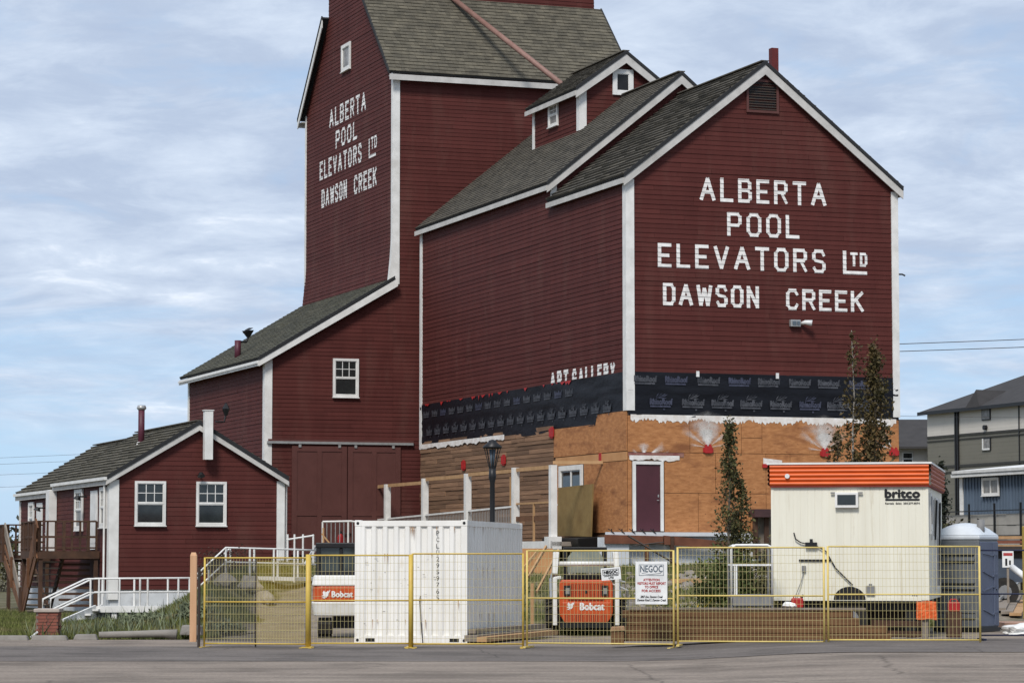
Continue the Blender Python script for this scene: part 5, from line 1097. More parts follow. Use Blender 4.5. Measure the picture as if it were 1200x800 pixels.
# ================================================================== TIMBER STACK
def timber(x0, x1, y0, y1, z0, z1, lab, mat=TIMB, j=.0):
    m = MB(); a = random.uniform(-j, j); m.hexa([(x0, y0, z0), (x1, y0+a, z0), (x1, y1+a, z0), (x0, y1, z0), (x0, y0, z1), (x1, y0+a, z1), (x1, y1+a, z1), (x0, y1, z1)])
    o = ob('timber', m, mat, bevel=.012); tag(o, lab, 'timber', 'brown timbers stacked behind the fence'); return o
ly = ['lowest', 'second', 'third', 'topmost']; rows = ['front', 'middle', 'back']
zz = .14
for l in range(4):
    hgt = .155
    for r_ in range(3):
        x0 = 2.2+[.0, .05, .1, .05][l]+r_*.07+random.uniform(-.03, .03); x1 = [7.55, 7.5, 6.9, 6.85][l]+random.uniform(-.1, .1)
        y0 = 56.75+r_*.23+(.04 if l > 1 else 0)
        timber(x0, x1, y0+.006, y0+.222, zz+.006, zz+hgt, '%s brown timber in the %s layer of the long stack' % (rows[r_], ly[l]), j=.01)
    zz += hgt
m = MB(); m.box(1.98, 2.24, 56.52, 56.72, .08, .34); o_ = ob('timber', m, TIMB, bevel=.01); tag(o_, 'short squared timber standing at the left end of the long stack', 'timber')
m = MB(); m.hexa([(1.96, 56.5, .34), (2.26, 56.5, .36), (2.26, 56.74, .36), (1.96, 56.74, .34), (1.99, 56.5, .44), (2.25, 56.5, .455), (2.25, 56.74, .455), (1.99, 56.74, .44)]); tag(ob('cut_block', m, TMBE, bevel=.02), 'pale fresh-cut wood block on the short timber beside the loader', 'block')
m = MB(); m.bar((2.35, 56.85, .80), (7.1, 56.85, .79), .2, .035); tag(ob('plank', m, GWD), 'long pale grey plank lying on top of the timber stack', 'plank')
for i, (x, z) in enumerate(((7.75, .3), (7.78, .5))):
    m = MB(); m.bar((x-.5, 57.1, z), (x+.6, 57.3, z-.03), .2, .12); tag(ob('timber', m, DWD), ['lower', 'upper'][i]+' dark short timber right of the long stack', 'timber')
# ================================================================== STAIR PLATFORM (steel)
pf = thing('stair_platform', 'silver tubular steel stair platform with grey kick panel beside the trailer', 'stairs', (4.5, 57.9, .0))
m = MB(); pts = [(0, 0, .78), (0, 0, 1.98), (.03, 0, 2.04), (.09, 0, 2.07), (.74, 0, 2.07), (.80, 0, 2.04), (.83, 0, 1.98), (.83, 0, .78)]
m.tube(pts, .026, 8); ob('front_frame', m, SGN, pf, True)
m = MB(); m.tube([(p[0], .85, p[2]) for p in pts], .026, 8); ob('back_frame', m, GAL, pf, True)
m = MB(); m.tube([(0, 0, 1.66), (.83, 0, 1.66)], .02, 8); m.tube([(0, 0, 1.66), (0, .85, 1.66)], .02, 8); m.tube([(.83, 0, 1.66), (.83, .85, 1.66)], .02, 8); m.tube([(.1, 0, 1.0), (.1, 0, 1.66)], .02, 6); m.tube([(.06, 0, 1.0), (.06, 0, 1.66)], .015, 6); ob('mid_rail', m, SGN, pf)
m = MB(); m.box(.0, .83, -.02, .85, 1.0, 1.06); ob('platform', m, GAL, pf)
m = MB(); m.box(.02, .81, -.03, -.0, .84, 1.06); ob('kick_panel', m, GRYM, pf)
for i in range(3): m = MB(); m.box(.05, .78, .9+i*.25, 1.12+i*.25, .8-i*.22, .83-i*.22); ob('tread', m, GAL, pf)
for x in (0, .83):
    for y in (0, .85): m = MB(); m.tube([(x, y, .2), (x, y, .8)], .024, 6); ob('leg', m, GAL, pf)
# ================================================================== OFFICE TRAILER
tl_ = thing('office_trailer', 'cream site office trailer with orange ribbed roof band', 'trailer', (8.56, 58.05, 0), math.radians(-11.3))
TW, TL = 3.22, 6.1; tf_ = lambda a, z, o: (a, -o, z); tr2 = lambda a, z, o: (o, a, z); tlf = lambda a, z, o: (-TW-o, a, z)
def ribbed(F, a0, a1, z0, z1, name='wall_panel'):
    m = MB(); a = a0; 
    while a < a1-.01:
        w_ = min(.148, a1-a); g = .012
        for q0, q1, o0, o1 in ((a, a+g, 0, -.006), (a+g, a+2*g, -.006, 0), (a+2*g, a+w_, 0, 0)):
            q1 = min(q1, a1); m.poly([F(q0, z0, o0), F(q1, z0, o1), F(q1, z1, o1), F(q0, z1, o0)])
        a += w_
    return ob(name, m, TRL, tl_)
ribbed(tf_, -TW, 0, .95, 3.32); ribbed(tr2, 0, TL, .95, 3.32); ribbed(tlf, 0, TL, .95, 3.32); m = MB(); m.box(-TW, 0, TL-.02, TL, .95, 3.32); ob('wall_panel', m, TRL, tl_)
for F, a0, a1, mt in ((tf_, -TW-.03, .03, ORG), (tr2, -.03, TL+.03, ORR), (tlf, -.03, TL+.03, ORR)):
    n = 5; z0, z1 = 3.30, 3.74; h = (z1-z0)/n
    for i in range(n):
        m = MB(); zz = z0+i*h; K = 4; pr_ = [(zz+h*k/K, .05+.035*math.sin(PI*k/K)) for k in range(K+1)]
        for (za, oa), (zb2, ob2) in zip(pr_[:-1], pr_[1:]): m.poly([F(a0, za, oa), F(a1, za, oa), F(a1, zb2, ob2), F(a0, zb2, ob2)])
        ob('band_rib', m, mt, tl_)
m = MB(); m.box(-TW-.09, .09, -.09, TL+.06, 3.741, 3.78); ob('roof', m, WHT, tl_)
m = MB(); m.wbox(tf_, -TW-.03, .03, 3.27, 3.298, .0, .06); m.wbox(tr2, -.02, TL, 3.27, 3.298, .001, .06); ob('trim', m, M('dark_red_trim', (.2, .02, .012)), tl_)
m = MB(); m.box(-.045, .012, -.012, .05, .95, 3.27); m.box(-TW-.012, -TW+.045, -.012, .05, .95, 3.27); ob('corner_trim', m, TRL, tl_)
m = MB(); m.box(-TW-.005, .0, -.006, .0, .93, 1.0); ob('skirt', m, TRL, tl_)
# wheel arch + wheels + chassis
m = MB(); cx_ = -1.62; m.prism(tf_, [(cx_+.33*math.cos(a), .95+.27*math.sin(a)) for a in np.linspace(0, PI, 13)], .0, .014); ob('wheel_arch', m, BLK, tl_)
for x in (cx_,):
    w_ = MB(); w_.tube([(x, .1, .55), (x, .32, .55)], .36, 24); tw = ob('wheel', w_, TYR, tl_)
    m = MB(); m.tube([(x, .09, .55), (x, .12, .55)], .18, 16); ob('rim', m, GRYM, tw)
m = MB(); m.box(-TW+.1, -.1, .3, TL-.2, .72, .95); m.box(-2.9, -2.7, .2, .5, .2, .72); m.box(-.5, -.3, .2, .5, .2, .72); ob('chassis', m, BLK, tl_)
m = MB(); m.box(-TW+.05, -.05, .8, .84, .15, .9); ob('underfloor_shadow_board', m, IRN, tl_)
# air conditioner, logo, hose, outlets
ac = MB(); ac.wbox(tf_, -1.90, -1.42, 2.84, 3.16, .0, .10); a_ = ob('window_frame', ac, WHT, tl_, bevel=.01)
m = MB(); m.wbox(tf_, -1.85, -1.47, 2.90, 3.11, .10, .105); ob('pane', m, GLS, a_)
m = MB(); m.bar(tf_(-1.99, 3.15, .05), tf_(-1.90, 3.15, .05), .03, .03); ob('bracket', m, GRYM, a_); m = MB(); m.bar(tf_(-1.42, 3.15, .05), tf_(-1.33, 3.15, .05), .03, .03); ob('bracket', m, GRYM, a_)
m = MB(); text_mb(tf_, 'britco', -.87, -.165, 3.05, 3.215, .009, mb=m, bold=.015); m.wbox(tf_, -.87, -.165, 2.985, 3.025, .004, .008)
text_mb(tf_, 'Rentals  Sales  250.277.0074', -.87, -.165, 2.915, 2.95, .009, mb=m, bold=.002); ob('logo_lettering', m, INK, tl_)
m = MB(); m.tube([tf_(-2.88, 3.5, .09), tf_(-2.88, 3.5, .13)], .05, 10); ob('marker_lamp', m, SGN, tl_)
m = MB(); m.wbox(tf_, -2.52, -2.28, 2.03, 2.13, .01, .09); m.wbox(tf_, -2.43, -2.37, 2.13, 2.2, .02, .06); cb_ = ob('cable_box', m, BLK, tl_)
m = MB(); m.tube([tf_(-2.5, 2.1, .05), tf_(-2.62, 2.13, .05), tf_(-2.72, 2.2, .06), tf_(-2.76, 2.33, .03)], .014, 6); m.tube([tf_(-2.3, 2.06, .05), tf_(-2.1, 1.95, .05), tf_(-1.9, 1.6, .05), tf_(-1.55, 1.25, .05)], .014, 6); ob('cable', m, BLK, cb_)
m = MB(); m.wbox(tf_, -2.66, -2.0, 1.74, 1.78, .01, .03); ob('hitch_plate', m, BLK, tl_)
m = MB(); m.wbox(tf_, -2.60, -2.52, 1.52, 1.65, .005, .05); o_ = ob('outlet_box', m, GRYM, tl_)
m = MB(); m.tube([tf_(-2.56, 1.52, .03), tf_(-2.62, 1.3, .06), tf_(-2.72, 1.05, .08), tf_(-2.76, .85, .1)], .009, 5); ob('cable', m, GRYM, o_)
m = MB(); m.wbox(tf_, -1.28, -1.1, 1.06, 1.24, .005, .06); m.wbox(tf_, -1.22, -1.16, 1.24, 1.28, .01, .05); ob('meter_box', m, GRYM, tl_)
m = MB()
for x in (-.34, -.3, -.26): m.wbox(tf_, x, x+.02, 1.03, 1.07, .003, .005)
ob('id_print', m, GRYM, tl_)
# side: windows and door seen edge-on
for a0, a1, z0, z1, mt in ((.35, .75, 2.3, 3.15, GLS), (1.1, 1.5, 2.2, 3.1, CUR), (2.6, 3.5, 1.15, 3.1, CUR), (4.0, 4.6, 2.2, 3.1, GLS)):
    m = MB(); m.wbox(tr2, a0, a1, z0, z1, .0, .05); f_ = ob('window' if z0 > 2 else 'door', m, WHT, tl_); m = MB(); m.wbox(tr2, a0+.07, a1-.07, z0+.07, z1-.07, .05, .054); ob('pane', m, mt, f_)
m = MB(); m.tube([tr2(2.55, 2.2, .02), tr2(2.55, 3.05, .06)], .02, 6); ob('door_stay', m, BLK, tl_); m = MB(); m.tube([tr2(3.6, 1.2, .03), tr2(3.6, 3.0, .08)], .025, 6); ob('door_stay', m, BLK, tl_)
# ---- small things by the trailer
oc = thing('orange_cloth', 'bright orange mesh cloth hung on a wooden stake at the trailer corner', 'cloth', (8.05, 56.3, .47))
m = MB(); n = 8
for i in range(n):
    for j in range(5):
        P = lambda i, j: (i*.4/n, .02*math.sin(i*1.3+j), .36-.36*(1-j/5)+.0-.01*math.sin(i)+.12)
        m.poly([P(i, j), P(i+1, j), P(i+1, j+1), P(i, j+1)])
ob('fabric', m, CLO, oc)
m = MB(); m.box(.12, .24, .04, .12, -.35, .5); ob('stake', m, GWD, oc)
for (x, y, z, lab) in ((9.0, 57.6, .72, 'red plastic jerry can at the right corner of the trailer'), (5.78, 57.3, .80, 'red plastic jerry can under the trailer beside a white sack')):
    j_ = thing('jerry_can', lab, 'fuel can', (x, y, z), 0, 'red jerry cans'); m = MB(); m.box(-.12, .12, -.08, .08, 0, .2); ob('body', m, REDA, j_, bevel=.03); m = MB(); m.tube([(-.08, 0, .2), (-.06, 0, .25), (.05, 0, .25), (.08, 0, .2)], .015, 6); ob('handle', m, REDA, j_); m = MB(); m.tube([(.09, 0, .19), (.12, 0, .27)], .02, 6); ob('spout', m, BLK, j_)
m = MB(); m.box(8.86, 9.14, 57.5, 57.75, .2, .72); tag(ob('wood_stump', m, DWD), 'dark wood stump under the red can at the trailer corner', 'stump')
def blob(name, c, s, mat, lab, cat, seed=1, sub=2, amp=.25):
    rnd = random.Random(seed); import bmesh
    bm = bmesh.new(); bmesh.ops.create_icosphere(bm, subdivisions=sub, radius=1)
    for v in bm.verts:
        k = 1+amp*(math.sin(v.co.x*3+seed)*math.cos(v.co.y*4+seed*2)+.5*math.sin(v.co.z*6+seed))+rnd.uniform(-amp, amp)*.3
        v.co = Vector((v.co.x*s[0]*k, v.co.y*s[1]*k, max(-.4, v.co.z)*s[2]*k))
    me = bpy.data.meshes.new(name); bm.to_mesh(me); bm.free(); o = link(me, name, mat); o.location = c
    if lab: tag(o, lab, cat)
    return o
blob('sack', (5.62, 57.25, .85), (.14, .12, .07), SGN, 'small white sack beside the red can under the trailer', 'sack', 3)
blob('white_bag', (10.95, 60.5, .26), (.45, .35, .16), SGN, 'large crumpled white plastic bag on the asphalt at far right', 'bag', 5, 3, .3)
blob('white_bag', (11.75, 60.9, .32), (.5, .35, .22), SGN, 'white plastic bag at the right frame edge, higher of the two', 'bag', 8, 3, .3)
# ================================================================== PORTABLE TOILET
pt = thing('portable_toilet', 'grey-blue portable toilet with pale domed roof right of the trailer', 'portable toilet', (10.42, 63.0, .17), math.radians(-32))
pF = lambda a, z, o: (a, -o, z); pR = lambda a, z, o: (o, a, z)
m = MB(); m.box(-1.1, -.0, .0, 1.1, .08, 2.05); ob('cabin', m, PPG, pt, bevel=.03)
m = MB(); m.wbox(pR, .03, 1.07, .12, 2.0, .001, .02); sp2 = ob('side_panel', m, PPB, pt, bevel=.01)
for z, tl2 in ((1.75, .1), (1.35, .25), (.9, -.2), (.5, .25)): m = MB(); m.bar(pR(.15, z, .025), pR(.7, z-tl2*.5, .025), .03, .03); m.bar(pR(.7, z-tl2*.5, .025), pR(.98, z-tl2*.2, .025), .03, .03); ob('moulded_rib', m, PPB, sp2)
m = MB(); m.wbox(pR, .78, .84, .15, 1.98, .02, .04); ob('post', m, PPB, sp2)
for z0, z1 in ((.3, .42), (.42, .9), (.95, 1.02), (1.08, 1.5), (1.58, 1.66), (1.72, 1.95)):
    m = MB(); m.wbox(pF, -1.02, -.1, z0, z1-.03, .0, .02 if z1-z0 > .1 else .045); ob('moulded_panel', m, PPG, pt)
for z in (.28, .92, 1.05, 1.53, 1.69): m = MB(); m.wbox(pF, -.98, -.12, z, z+.022, .0, .024); ob('groove', m, BLK, pt)
m = MB(); m.box(-1.12, .02, -.02, 1.12, 2.05, 2.15); ob('roof_rim', m, PPR, pt, bevel=.03)
m = MB(); n = 10
for i in range(n+1):
    for j in range(n+1): u_, v_ = i/n*2-1, j/n*2-1; m.v.append((-.55+u_*.56, .55+v_*.56, 2.15+.28*max(0, (1-u_**2))**.5*max(0, (1-v_**2))**.5))
for i in range(n):
    for j in range(n): b = i*(n+1)+j; m.f.append((b, b+1, b+n+2, b+n+1))
ob('dome', m, PPR, pt, True)
m = MB(); m.tube([(-.12, .4, 2.1), (-.12, .4, 2.5)], .09, 10); ob('vent_pipe', m, GRYM, pt, True)
m = MB(); m.box(-1.12, .02, -.02, 1.12, -.0, .09); ob('base', m, BLK, pt)
# ================================================================== KERB PIECES, BRICK PILLAR, POST
def kerbstone(u0, u1, Y, h, lab, mat=CON, dp=.28, tilt=0, name='kerb_stone', cat='kerb', dz=0.0):
    a, b = wpt(u0, 750, Y).x, wpt(u1, 750, Y+tilt).x; m = MB(); e = .05; z0 = .0+dz
    m.hexa([(a, Y, z0), (b, Y+tilt, z0), (b, Y+tilt+dp, z0), (a, Y+dp, z0), (a+e, Y+e, h+dz), (b-e, Y+tilt+e, h+dz), (b-e, Y+tilt+dp-e, h+dz), (a+e, Y+dp-e, h+dz)])
    tag(ob(name, m, mat, bevel=.03), lab, cat, 'concrete kerb pieces along the road')
kerbstone(-32, 33, 62.0, .12, 'concrete kerb piece cut by the left frame edge'); kerbstone(35, 79, 62.0, .12, 'concrete kerb piece in front of the brick pillar'); kerbstone(85, 114, 62.2, .14, 'short rounded kerb block right of the brick pillar', tilt=.1)
kerbstone(210, 236, 63.0, .22, 'pale concrete slab at the foot of the pale wooden post', dp=.6, tilt=-.5, name='concrete_slab', cat='slab', dz=.1)
m = MB(); a, b = wpt(115, 750, 62.5), wpt(207, 750, 62.8); m.tube([(a.x, 62.6, .12), ((a.x+b.x)/2, 62.7, .13), (b.x-.3, 62.8, .14), (b.x, 62.8, .12)], [.07, .08, .09, .12], 10); lg = ob('log', m, CON, None, True); tag(lg, 'weathered grey log edging the grass beside the road', 'log')
bp_ = thing('brick_pillar', 'low red brick pillar with pale stone cap at the roadside', 'pillar', (-10.42, 63.6, 0))
m = MB(); m.box(-.235, .235, -.235, .235, 0, .62); ob('core', m, MORT, bp_)
bm_ = MB(); bm_.box(-.105, .105, -.05, .05, 0, .062); bme = bpy.data.meshes.new('brick'); bme.from_pydata(bm_.v, [], bm_.f); bme.materials.append(BRK)
for r_ in range(8):
    for sd_ in range(4):
        for k in range(2):
            o = bpy.data.objects.new('brick', bme); C.objects.link(o); o.parent = bp_; off = -.115+k*.23+(.06 if r_ % 2 else -.0)-(.03 if r_ % 2 else 0)
            ax = [(off, -.20), (.20, off), (off, .20), (-.20, off)][sd_]; o.location = (ax[0], ax[1], .02+r_*.073); o.rotation_euler = (0, 0, [0, PI/2, 0, PI/2][sd_]); o.scale = (1.02, 1+random.uniform(-.02, .06), 1)
m = MB(); m.box(-.29, .29, -.29, .29, .60, .68); ob('cap', m, M('pillar_cap', (.42, .36, .31), (.33, .28, .24), 5), bp_, bevel=.015)
m = MB(); m.bar((-10.75, 63.2, .05), (-10.6, 63.25, .17), .08, .03); tag(ob('litter', m, SGN), 'scrap of white litter at the foot of the brick pillar', 'litter')
m = MB(); m.box(-6.95, -6.81, 61.0, 61.14, .0, 1.86); m.hexa([(-6.95, 61, 1.86), (-6.81, 61, 1.86), (-6.81, 61.14, 1.86), (-6.95, 61.14, 1.86), (-6.93, 61.04, 1.93), (-6.84, 61.04, 1.93), (-6.84, 61.13, 1.93), (-6.93, 61.13, 1.93)]); tag(ob('wooden_post', m, PEA), 'pale raw cedar post standing at the left end of the fence', 'post')
# ================================================================== FAR RIGHT: RETAINING WALL, BLUE SHED, APARTMENTS
tm = MB(); v4 = [EL(34.55, 20), EL(70, 20), EL(70, 46), EL(34.55, 46)]
tm.hexa([(p.x, p.y, -1) for p in v4]+[(p.x, p.y, 3.9) for p in v4]); o_ = ob('terrace', tm, GRM, kind='structure')
mea = o_.data.color_attributes.new('gravel', 'FLOAT_COLOR', 'POINT')
rw_ = thing('retaining_wall', 'pale concrete block retaining wall below the blue shed', 'wall', AO, ANG)
for r_ in range(7):
    t = 20-(r_ % 2)*.9
    while t < 46:
        t1_ = min(46, t+1.8); t0_ = max(20, t); m = MB(); d = random.uniform(0, .05)
        if t1_-t0_ > .2:
            m.box(34.3-d, 34.54, t0_+.015, t1_-.015, .1+r_*.55+.012, .1+(r_+1)*.55-.012); ob('block', m, BLOCKM, rw_)
        t += 1.8
m = MB()
for q in (2.9, 4.1): m.bar((34.15, 46, q), (34.15, 20, q), .04, .05)
tt = thing('site_railing', 'dark steel railing standing along the pale retaining wall', 'railing', AO, ANG); ob('rail', m, BLK, tt)
for t in np.arange(20, 46, 2.45): m = MB(); m.box(34.12, 34.2, t-.04, t+.04, .2, 4.45); ob('post', m, BLK, tt)
bs = thing('blue_shed', 'blue ribbed metal shed with white trim above the retaining wall', 'shed', AO, ANG)
F = FL(35.4)
for k in range(int(17/.3)):
    t = 42.4-k*.3; m_ = None
m = MB()
for k in range(56):
    a = 42.4-(k+1)*.3; m.wbox(F, a, a+.3, 3.9, 5.95, -.02, 0); m.wbox(F, a+.01, a+.06, 3.9, 5.95, 0, .05)
ob('ribbed_siding', m, BLU, bs, kind='stuff')
m = MB(); m.box(35.45, 40, 25.7, 42.3, 3.9, 5.9); ob('wall', m, BLU, bs)
m = MB(); m.wbox(F, 42.35, 42.65, 3.9, 5.85, -.05, .06); ob('corner_board', m, WHT, bs)
m = MB(); m.box(35.0, 35.35, 25.4, 42.9, 5.82, 5.98); ob('fascia', m, WHT, bs)
m = MB(); m.hexa([(35.0, 25.4, 6.0), (40.4, 25.4, 6.5), (40.4, 42.8, 6.5), (35.0, 42.8, 6.0), (35.0, 25.4, 6.14), (40.4, 25.4, 6.64), (40.4, 42.8, 6.64), (35.0, 42.8, 6.14)]); ob('roof', m, WHT, bs)
m = MB(); m.box(34.96, 35.02, 25.4, 42.8, 5.985, 6.0); ob('drip_edge', m, BLK, bs)
window(bs, F, 38.7, 40.35, 4.87, 5.74, 0, 0, 0, cw=.1, base=.06, lower=CUR); m = MB(); m.wbox(F, 39.49, 39.56, 4.95, 5.66, .07, .1); ob('mullion', m, WHT, bs)
ap = thing('apartment_building', 'three-storey apartment block, pale grey above and olive grey below, hipped dark roof', 'building', AO, ANG)
SA = 86.39; F = FL(SA)
siding(ap, F, [(96, 12.5), (140.4, 12.5), (140.4, 14.75), (96, 14.75)], 2, mat=GREYW, pitch=.3, lap=.003)
siding(ap, F, [(96, 1.0), (140.4, 1.0), (140.4, 12.5), (96, 12.5)], 2, mat=GREYD, pitch=.3, lap=.006)
siding(ap, FB(140.4), [(SA, 1), (SA+16, 1), (SA+16, 14.75), (SA, 14.75)], 2, mat=GREYD, pitch=.3)
for z0, z1 in ((12.42, 12.60), (12.1, 12.2), (9.75, 9.95), (9.3, 9.4)): m = MB(); m.wbox(F, 96, 140.4, z0, z1, .02, .08); ob('band', m, M('dark_trim_band', (.05, .048, .042)), ap)
for t in (135.1, 134.7): m = MB(); m.wbox(F, t-.09, t+.09, 2, 14.6, .03, .2); ob('downspout', m, BLK, ap)
for t in (124.4,): m = MB(); m.wbox(F, t-.05, t+.05, 9, 14.6, .03, .1); ob('joint_trim', m, BLK, ap)
for z0, z1 in ((13.62, 14.62), (11.05, 12.02), (8.3, 9.25), (5.4, 6.4)):
    for t in (129.85, 116, 108): 
        m = MB(); m.wbox(F, t-.72, t+.72, z0-.05, z1+.05, .02, .1); w_ = ob('window', m, BLK, ap); m = MB(); m.wbox(F, t-.6, t+.6, z0+.05, z1-.05, .1, .11); ob('pane', m, CUR, w_)
        if z0 < 13: m = MB(); m.wbox(F, t+.45, t+.66, z0, z1, .11, .13); m.wbox(F, t-.6, t+.45, z0-.02, z0+.14, .11, .13); ob('frame', m, WHT, w_)
m = MB(); m.tube([F(129.9, 12.95, .02), F(129.9, 12.95, .3)], .22, 10); ob('vent', m, BLK, ap)
RH = 14.75; pit = .45; hw = 9.0
A_ = (SA-.6, 141.0, RH); B_ = (SA-.6, 96.0, RH); Cp = (SA+hw, 141.0-hw-.6, RH+pit*(hw+.6)); Dp = (SA+hw, 96.0, RH+pit*(hw+.6)); E_ = (SA+2*hw+.6, 141.0, RH); G_ = (SA+2*hw+.6, 96, RH)
m = MB(); m.poly([A_, B_, Dp, Cp]); m.poly([A_, Cp, E_]); m.poly([E_, Cp, Dp, G_]); m.poly([B_, G_, Dp]); m.poly([A_, E_, G_, B_]); ob('roof', m, ASR, ap)
m = MB(); m.box(SA-.66, SA-.6, 96, 141.05, RH-.28, RH+.02); ob('gutter', m, BLK, ap)
m = MB(); pk = (SA-.3, 131.1, 16.25); m.poly([(SA-.7, 132.3, RH-.05), pk, (SA+2.6, 131.1, 16.2)]); m.poly([(SA-.7, 129.9, RH-.05), pk, (SA+2.6, 131.1, 16.2)]); m.poly([(SA-.7, 132.3, RH-.05), (SA-.7, 129.9, RH-.05), pk]); ob('dormer', m, ASR, ap)
sb = thing('low_apartment_wing', 'lower grey-roofed pale building between the annex and the apartment block', 'building', (34.0, 262, 0))
m = MB(); m.box(-4, 6.5, 0, 10, 1, 12.2); ob('wall', m, GREYW, sb)
m = MB(); m.hexa([(-5, -1.2, 12.0), (7, -1.2, 12.0), (7, 5, 14.8), (-5, 5, 14.8), (-5, -1.2, 12.2), (7, -1.2, 12.2), (7, 5, 15.0), (-5, 5, 15.0)]); m.hexa([(-5, 11, 12.0), (7, 11, 12.0), (7, 5.01, 14.8), (-5, 5.01, 14.8), (-5, 11, 12.2), (7, 11, 12.2), (7, 5.01, 15.0), (-5, 5.01, 15.0)]); ob('roof', m, ASR, sb)
m = MB(); m.box(2.3, 3.3, -.08, 0, 10.5, 11.7); w_ = ob('window', m, WHT, sb); m = MB(); m.box(2.4, 3.2, -.1, -.08, 11.15, 11.6); m.box(2.4, 3.2, -.1, -.08, 10.6, 11.05); ob('pane', m, GLS, w_)
m = MB(); m.box(4.6, 4.9, -.6, -.3, 1, 12); m.box(5.4, 5.7, -.6, -.3, 1, 12); ob('porch_post', m, DWD, sb)
# ---- junk yard right of the toilet
tb_c = [CED, M('red_brown_lumber', (.24, .09, .05), (.15, .05, .03), 3), CED]
for i in range(3):
    m = MB(); m.bar((13.9, 84+i*.1, 2.16+i*.13), (18.5, 86, 2.2+i*.13), .5, .09); tag(ob('lumber', m, tb_c[i]), ['lowest', 'middle', 'top'][i]+' board of the red-brown lumber pile behind the toilet', 'lumber', 'lumber pile on the trailer')
ft = thing('flatbed_trailer', 'dark flatbed trailer carrying lumber behind the portable toilet', 'trailer', (13.6, 84, gz(15, 84)))
m = MB(); m.box(.2, 5.0, -.2, 1.8, 1.62, 1.76); m.box(.4, 4.0, .1, 1.5, 1.4, 1.62); ob('bed', m, IRN, ft)
for x in (1.0, 2.2): w_ = MB(); w_.tube([(x, -.3, .42), (x, -.05, .42)], .42, 20); tw = ob('wheel', w_, TYR, ft); m = MB(); m.tube([(x, -.31, .42), (x, -.28, .42)], .2, 12); ob('rim', m, GRYM, tw)
m = MB(); m.box(.5, 2.1, .0, 1.4, .7, 1.4); m.box(2.3, 4.2, .2, 1.4, .5, 1.3); ob('tool_box', m, M('slate_box', (.06, .075, .10), rough=.5), ft)
ps = thing('paper_sign', 'small white sign with red heading among the clutter behind the toilet', 'sign', (wpt(1181, 664, 80).x, 80, gz(14, 80)))
m = MB(); m.box(-.03, .03, -.02, .02, 0, 1.2); ob('stake', m, GWD, ps)
m = MB(); m.box(-.16, .16, -.045, -.02, 1.05, 1.52); ob('panel', m, SGN, ps); 
m = MB(); m.box(-.13, .13, -.05, -.046, 1.38, 1.46); ob('print', m, INR, ps); m = MB(); m.box(-.08, -.02, -.05, -.046, 1.1, 1.3); m.box(.03, .08, -.05, -.046, 1.12, 1.25); ob('print', m, INK, ps)
m = MB(); a, b = wpt(1186, 664, 79), wpt(1199, 675, 78); m.tube([a, b+Vector((.3, 0, -.2))], .09, 8); tag(ob('drain_pipe', m, SGN, None, True), 'short thick white pipe lying beside the small white sign', 'pipe')
for i, (u0, v0, u1, v1, wd, mt, lab) in enumerate(((1171, 718, 1183, 697, .35, GWD, 'left grey board lying in the yard'), (1180, 722, 1193, 700, .3, GWD, 'middle grey board lying in the yard'), (1190, 724, 1202, 708, .3, CED, 'right tan board lying in the yard'), (1171, 706, 1194, 686, .06, GAL, 'thin pale pipe lying across the yard'))):
    def onground(u, v):
        Y = 64.0
        for _ in range(40):
            p = wpt(u, v, Y); g = gz(p.x, Y); Y += (p.z-g)*22 if abs(p.z-g) > .002 else 0; Y = min(100, max(60, Y))
        return wpt(u, v, Y)
    a, b = onground(u0, v0), onground(u1, v1); a.z += .1; b.z += .12; m = MB(); m.bar(a, b, wd, .07); tag(ob('board' if i < 3 else 'pipe', m, mt), lab+' right of the toilet', 'board' if i < 3 else 'pipe')
m = MB(); m.box(11.4, 13.2, 65.5, 67, .2, .32); tag(ob('cardboard_sheet', m, M('pinkish_cardboard', (.42, .25, .18), (.34, .2, .14), 2)), 'pinkish sheet of plywood scrap behind the white bags', 'sheet')
ym = thing('yellow_machine_mast', 'yellow steel mast cut by the right frame edge', 'machine', (wpt(1205, 700, 70).x, 70, .3)); m = MB(); m.box(-.1, .25, -.1, .2, 0, 2.3); ob('mast', m, YEL, ym, bevel=.02); m = MB(); m.tube([(.05, -.1, 2.2), (.05, -.3, 2.1)], .1, 8); ob('lamp', m, YEL, ym)
# ================================================================== OVERHEAD WIRES + HIDDEN-SIDE POLE
pl = thing('utility_pole', 'wooden utility pole standing beyond the grain elevator', 'utility pole', (-3.5, 160, 1.5)); m = MB(); m.tube([(0, 0, 0), (0, 0, 15)], [.2, .13], 10); ob('pole', m, BRKW, pl); m = MB(); m.box(-.1, .1, -1.3, 1.3, 12.9, 13.1); ob('crossarm', m, BRKW, pl)
def wire(p0, p1, sag, lab, r=.016, grp='overhead wires'):
    p0, p1 = Vector(p0), Vector(p1); pts = [p0.lerp(p1, k/24)-Vector((0, 0, sag*4*(k/24)*(1-k/24))) for k in range(25)]
    m = MB(); m.tube(pts, r, 5); tag(ob('overhead_wire', m, IRN, None, True), lab, 'wire', grp)
for i, v in enumerate((526, 532, 543, 556)):
    z = wpt(0, v, 160).z; wire((-3.5, 160, z+.9-.1*i), (-90, 160, z-1.0), 1.0, ['topmost', 'second from top', 'third from top', 'lowest'][i]+' overhead wire at the left, above the small red building', .008)
wire((-3.5, 159, 13.2), (90, 159, 17.6), .6, 'upper of the two dark overhead wires right of the annex', .022); wire((-3.5, 161, 13.0), (90, 161, 17.1), .6, 'lower of the two dark overhead wires right of the annex', .022)
wire((-3.5, 160, 10.4), (90, 160, 10.0), .5, 'faint thin overhead wire crossing behind the apartment roof', .009)
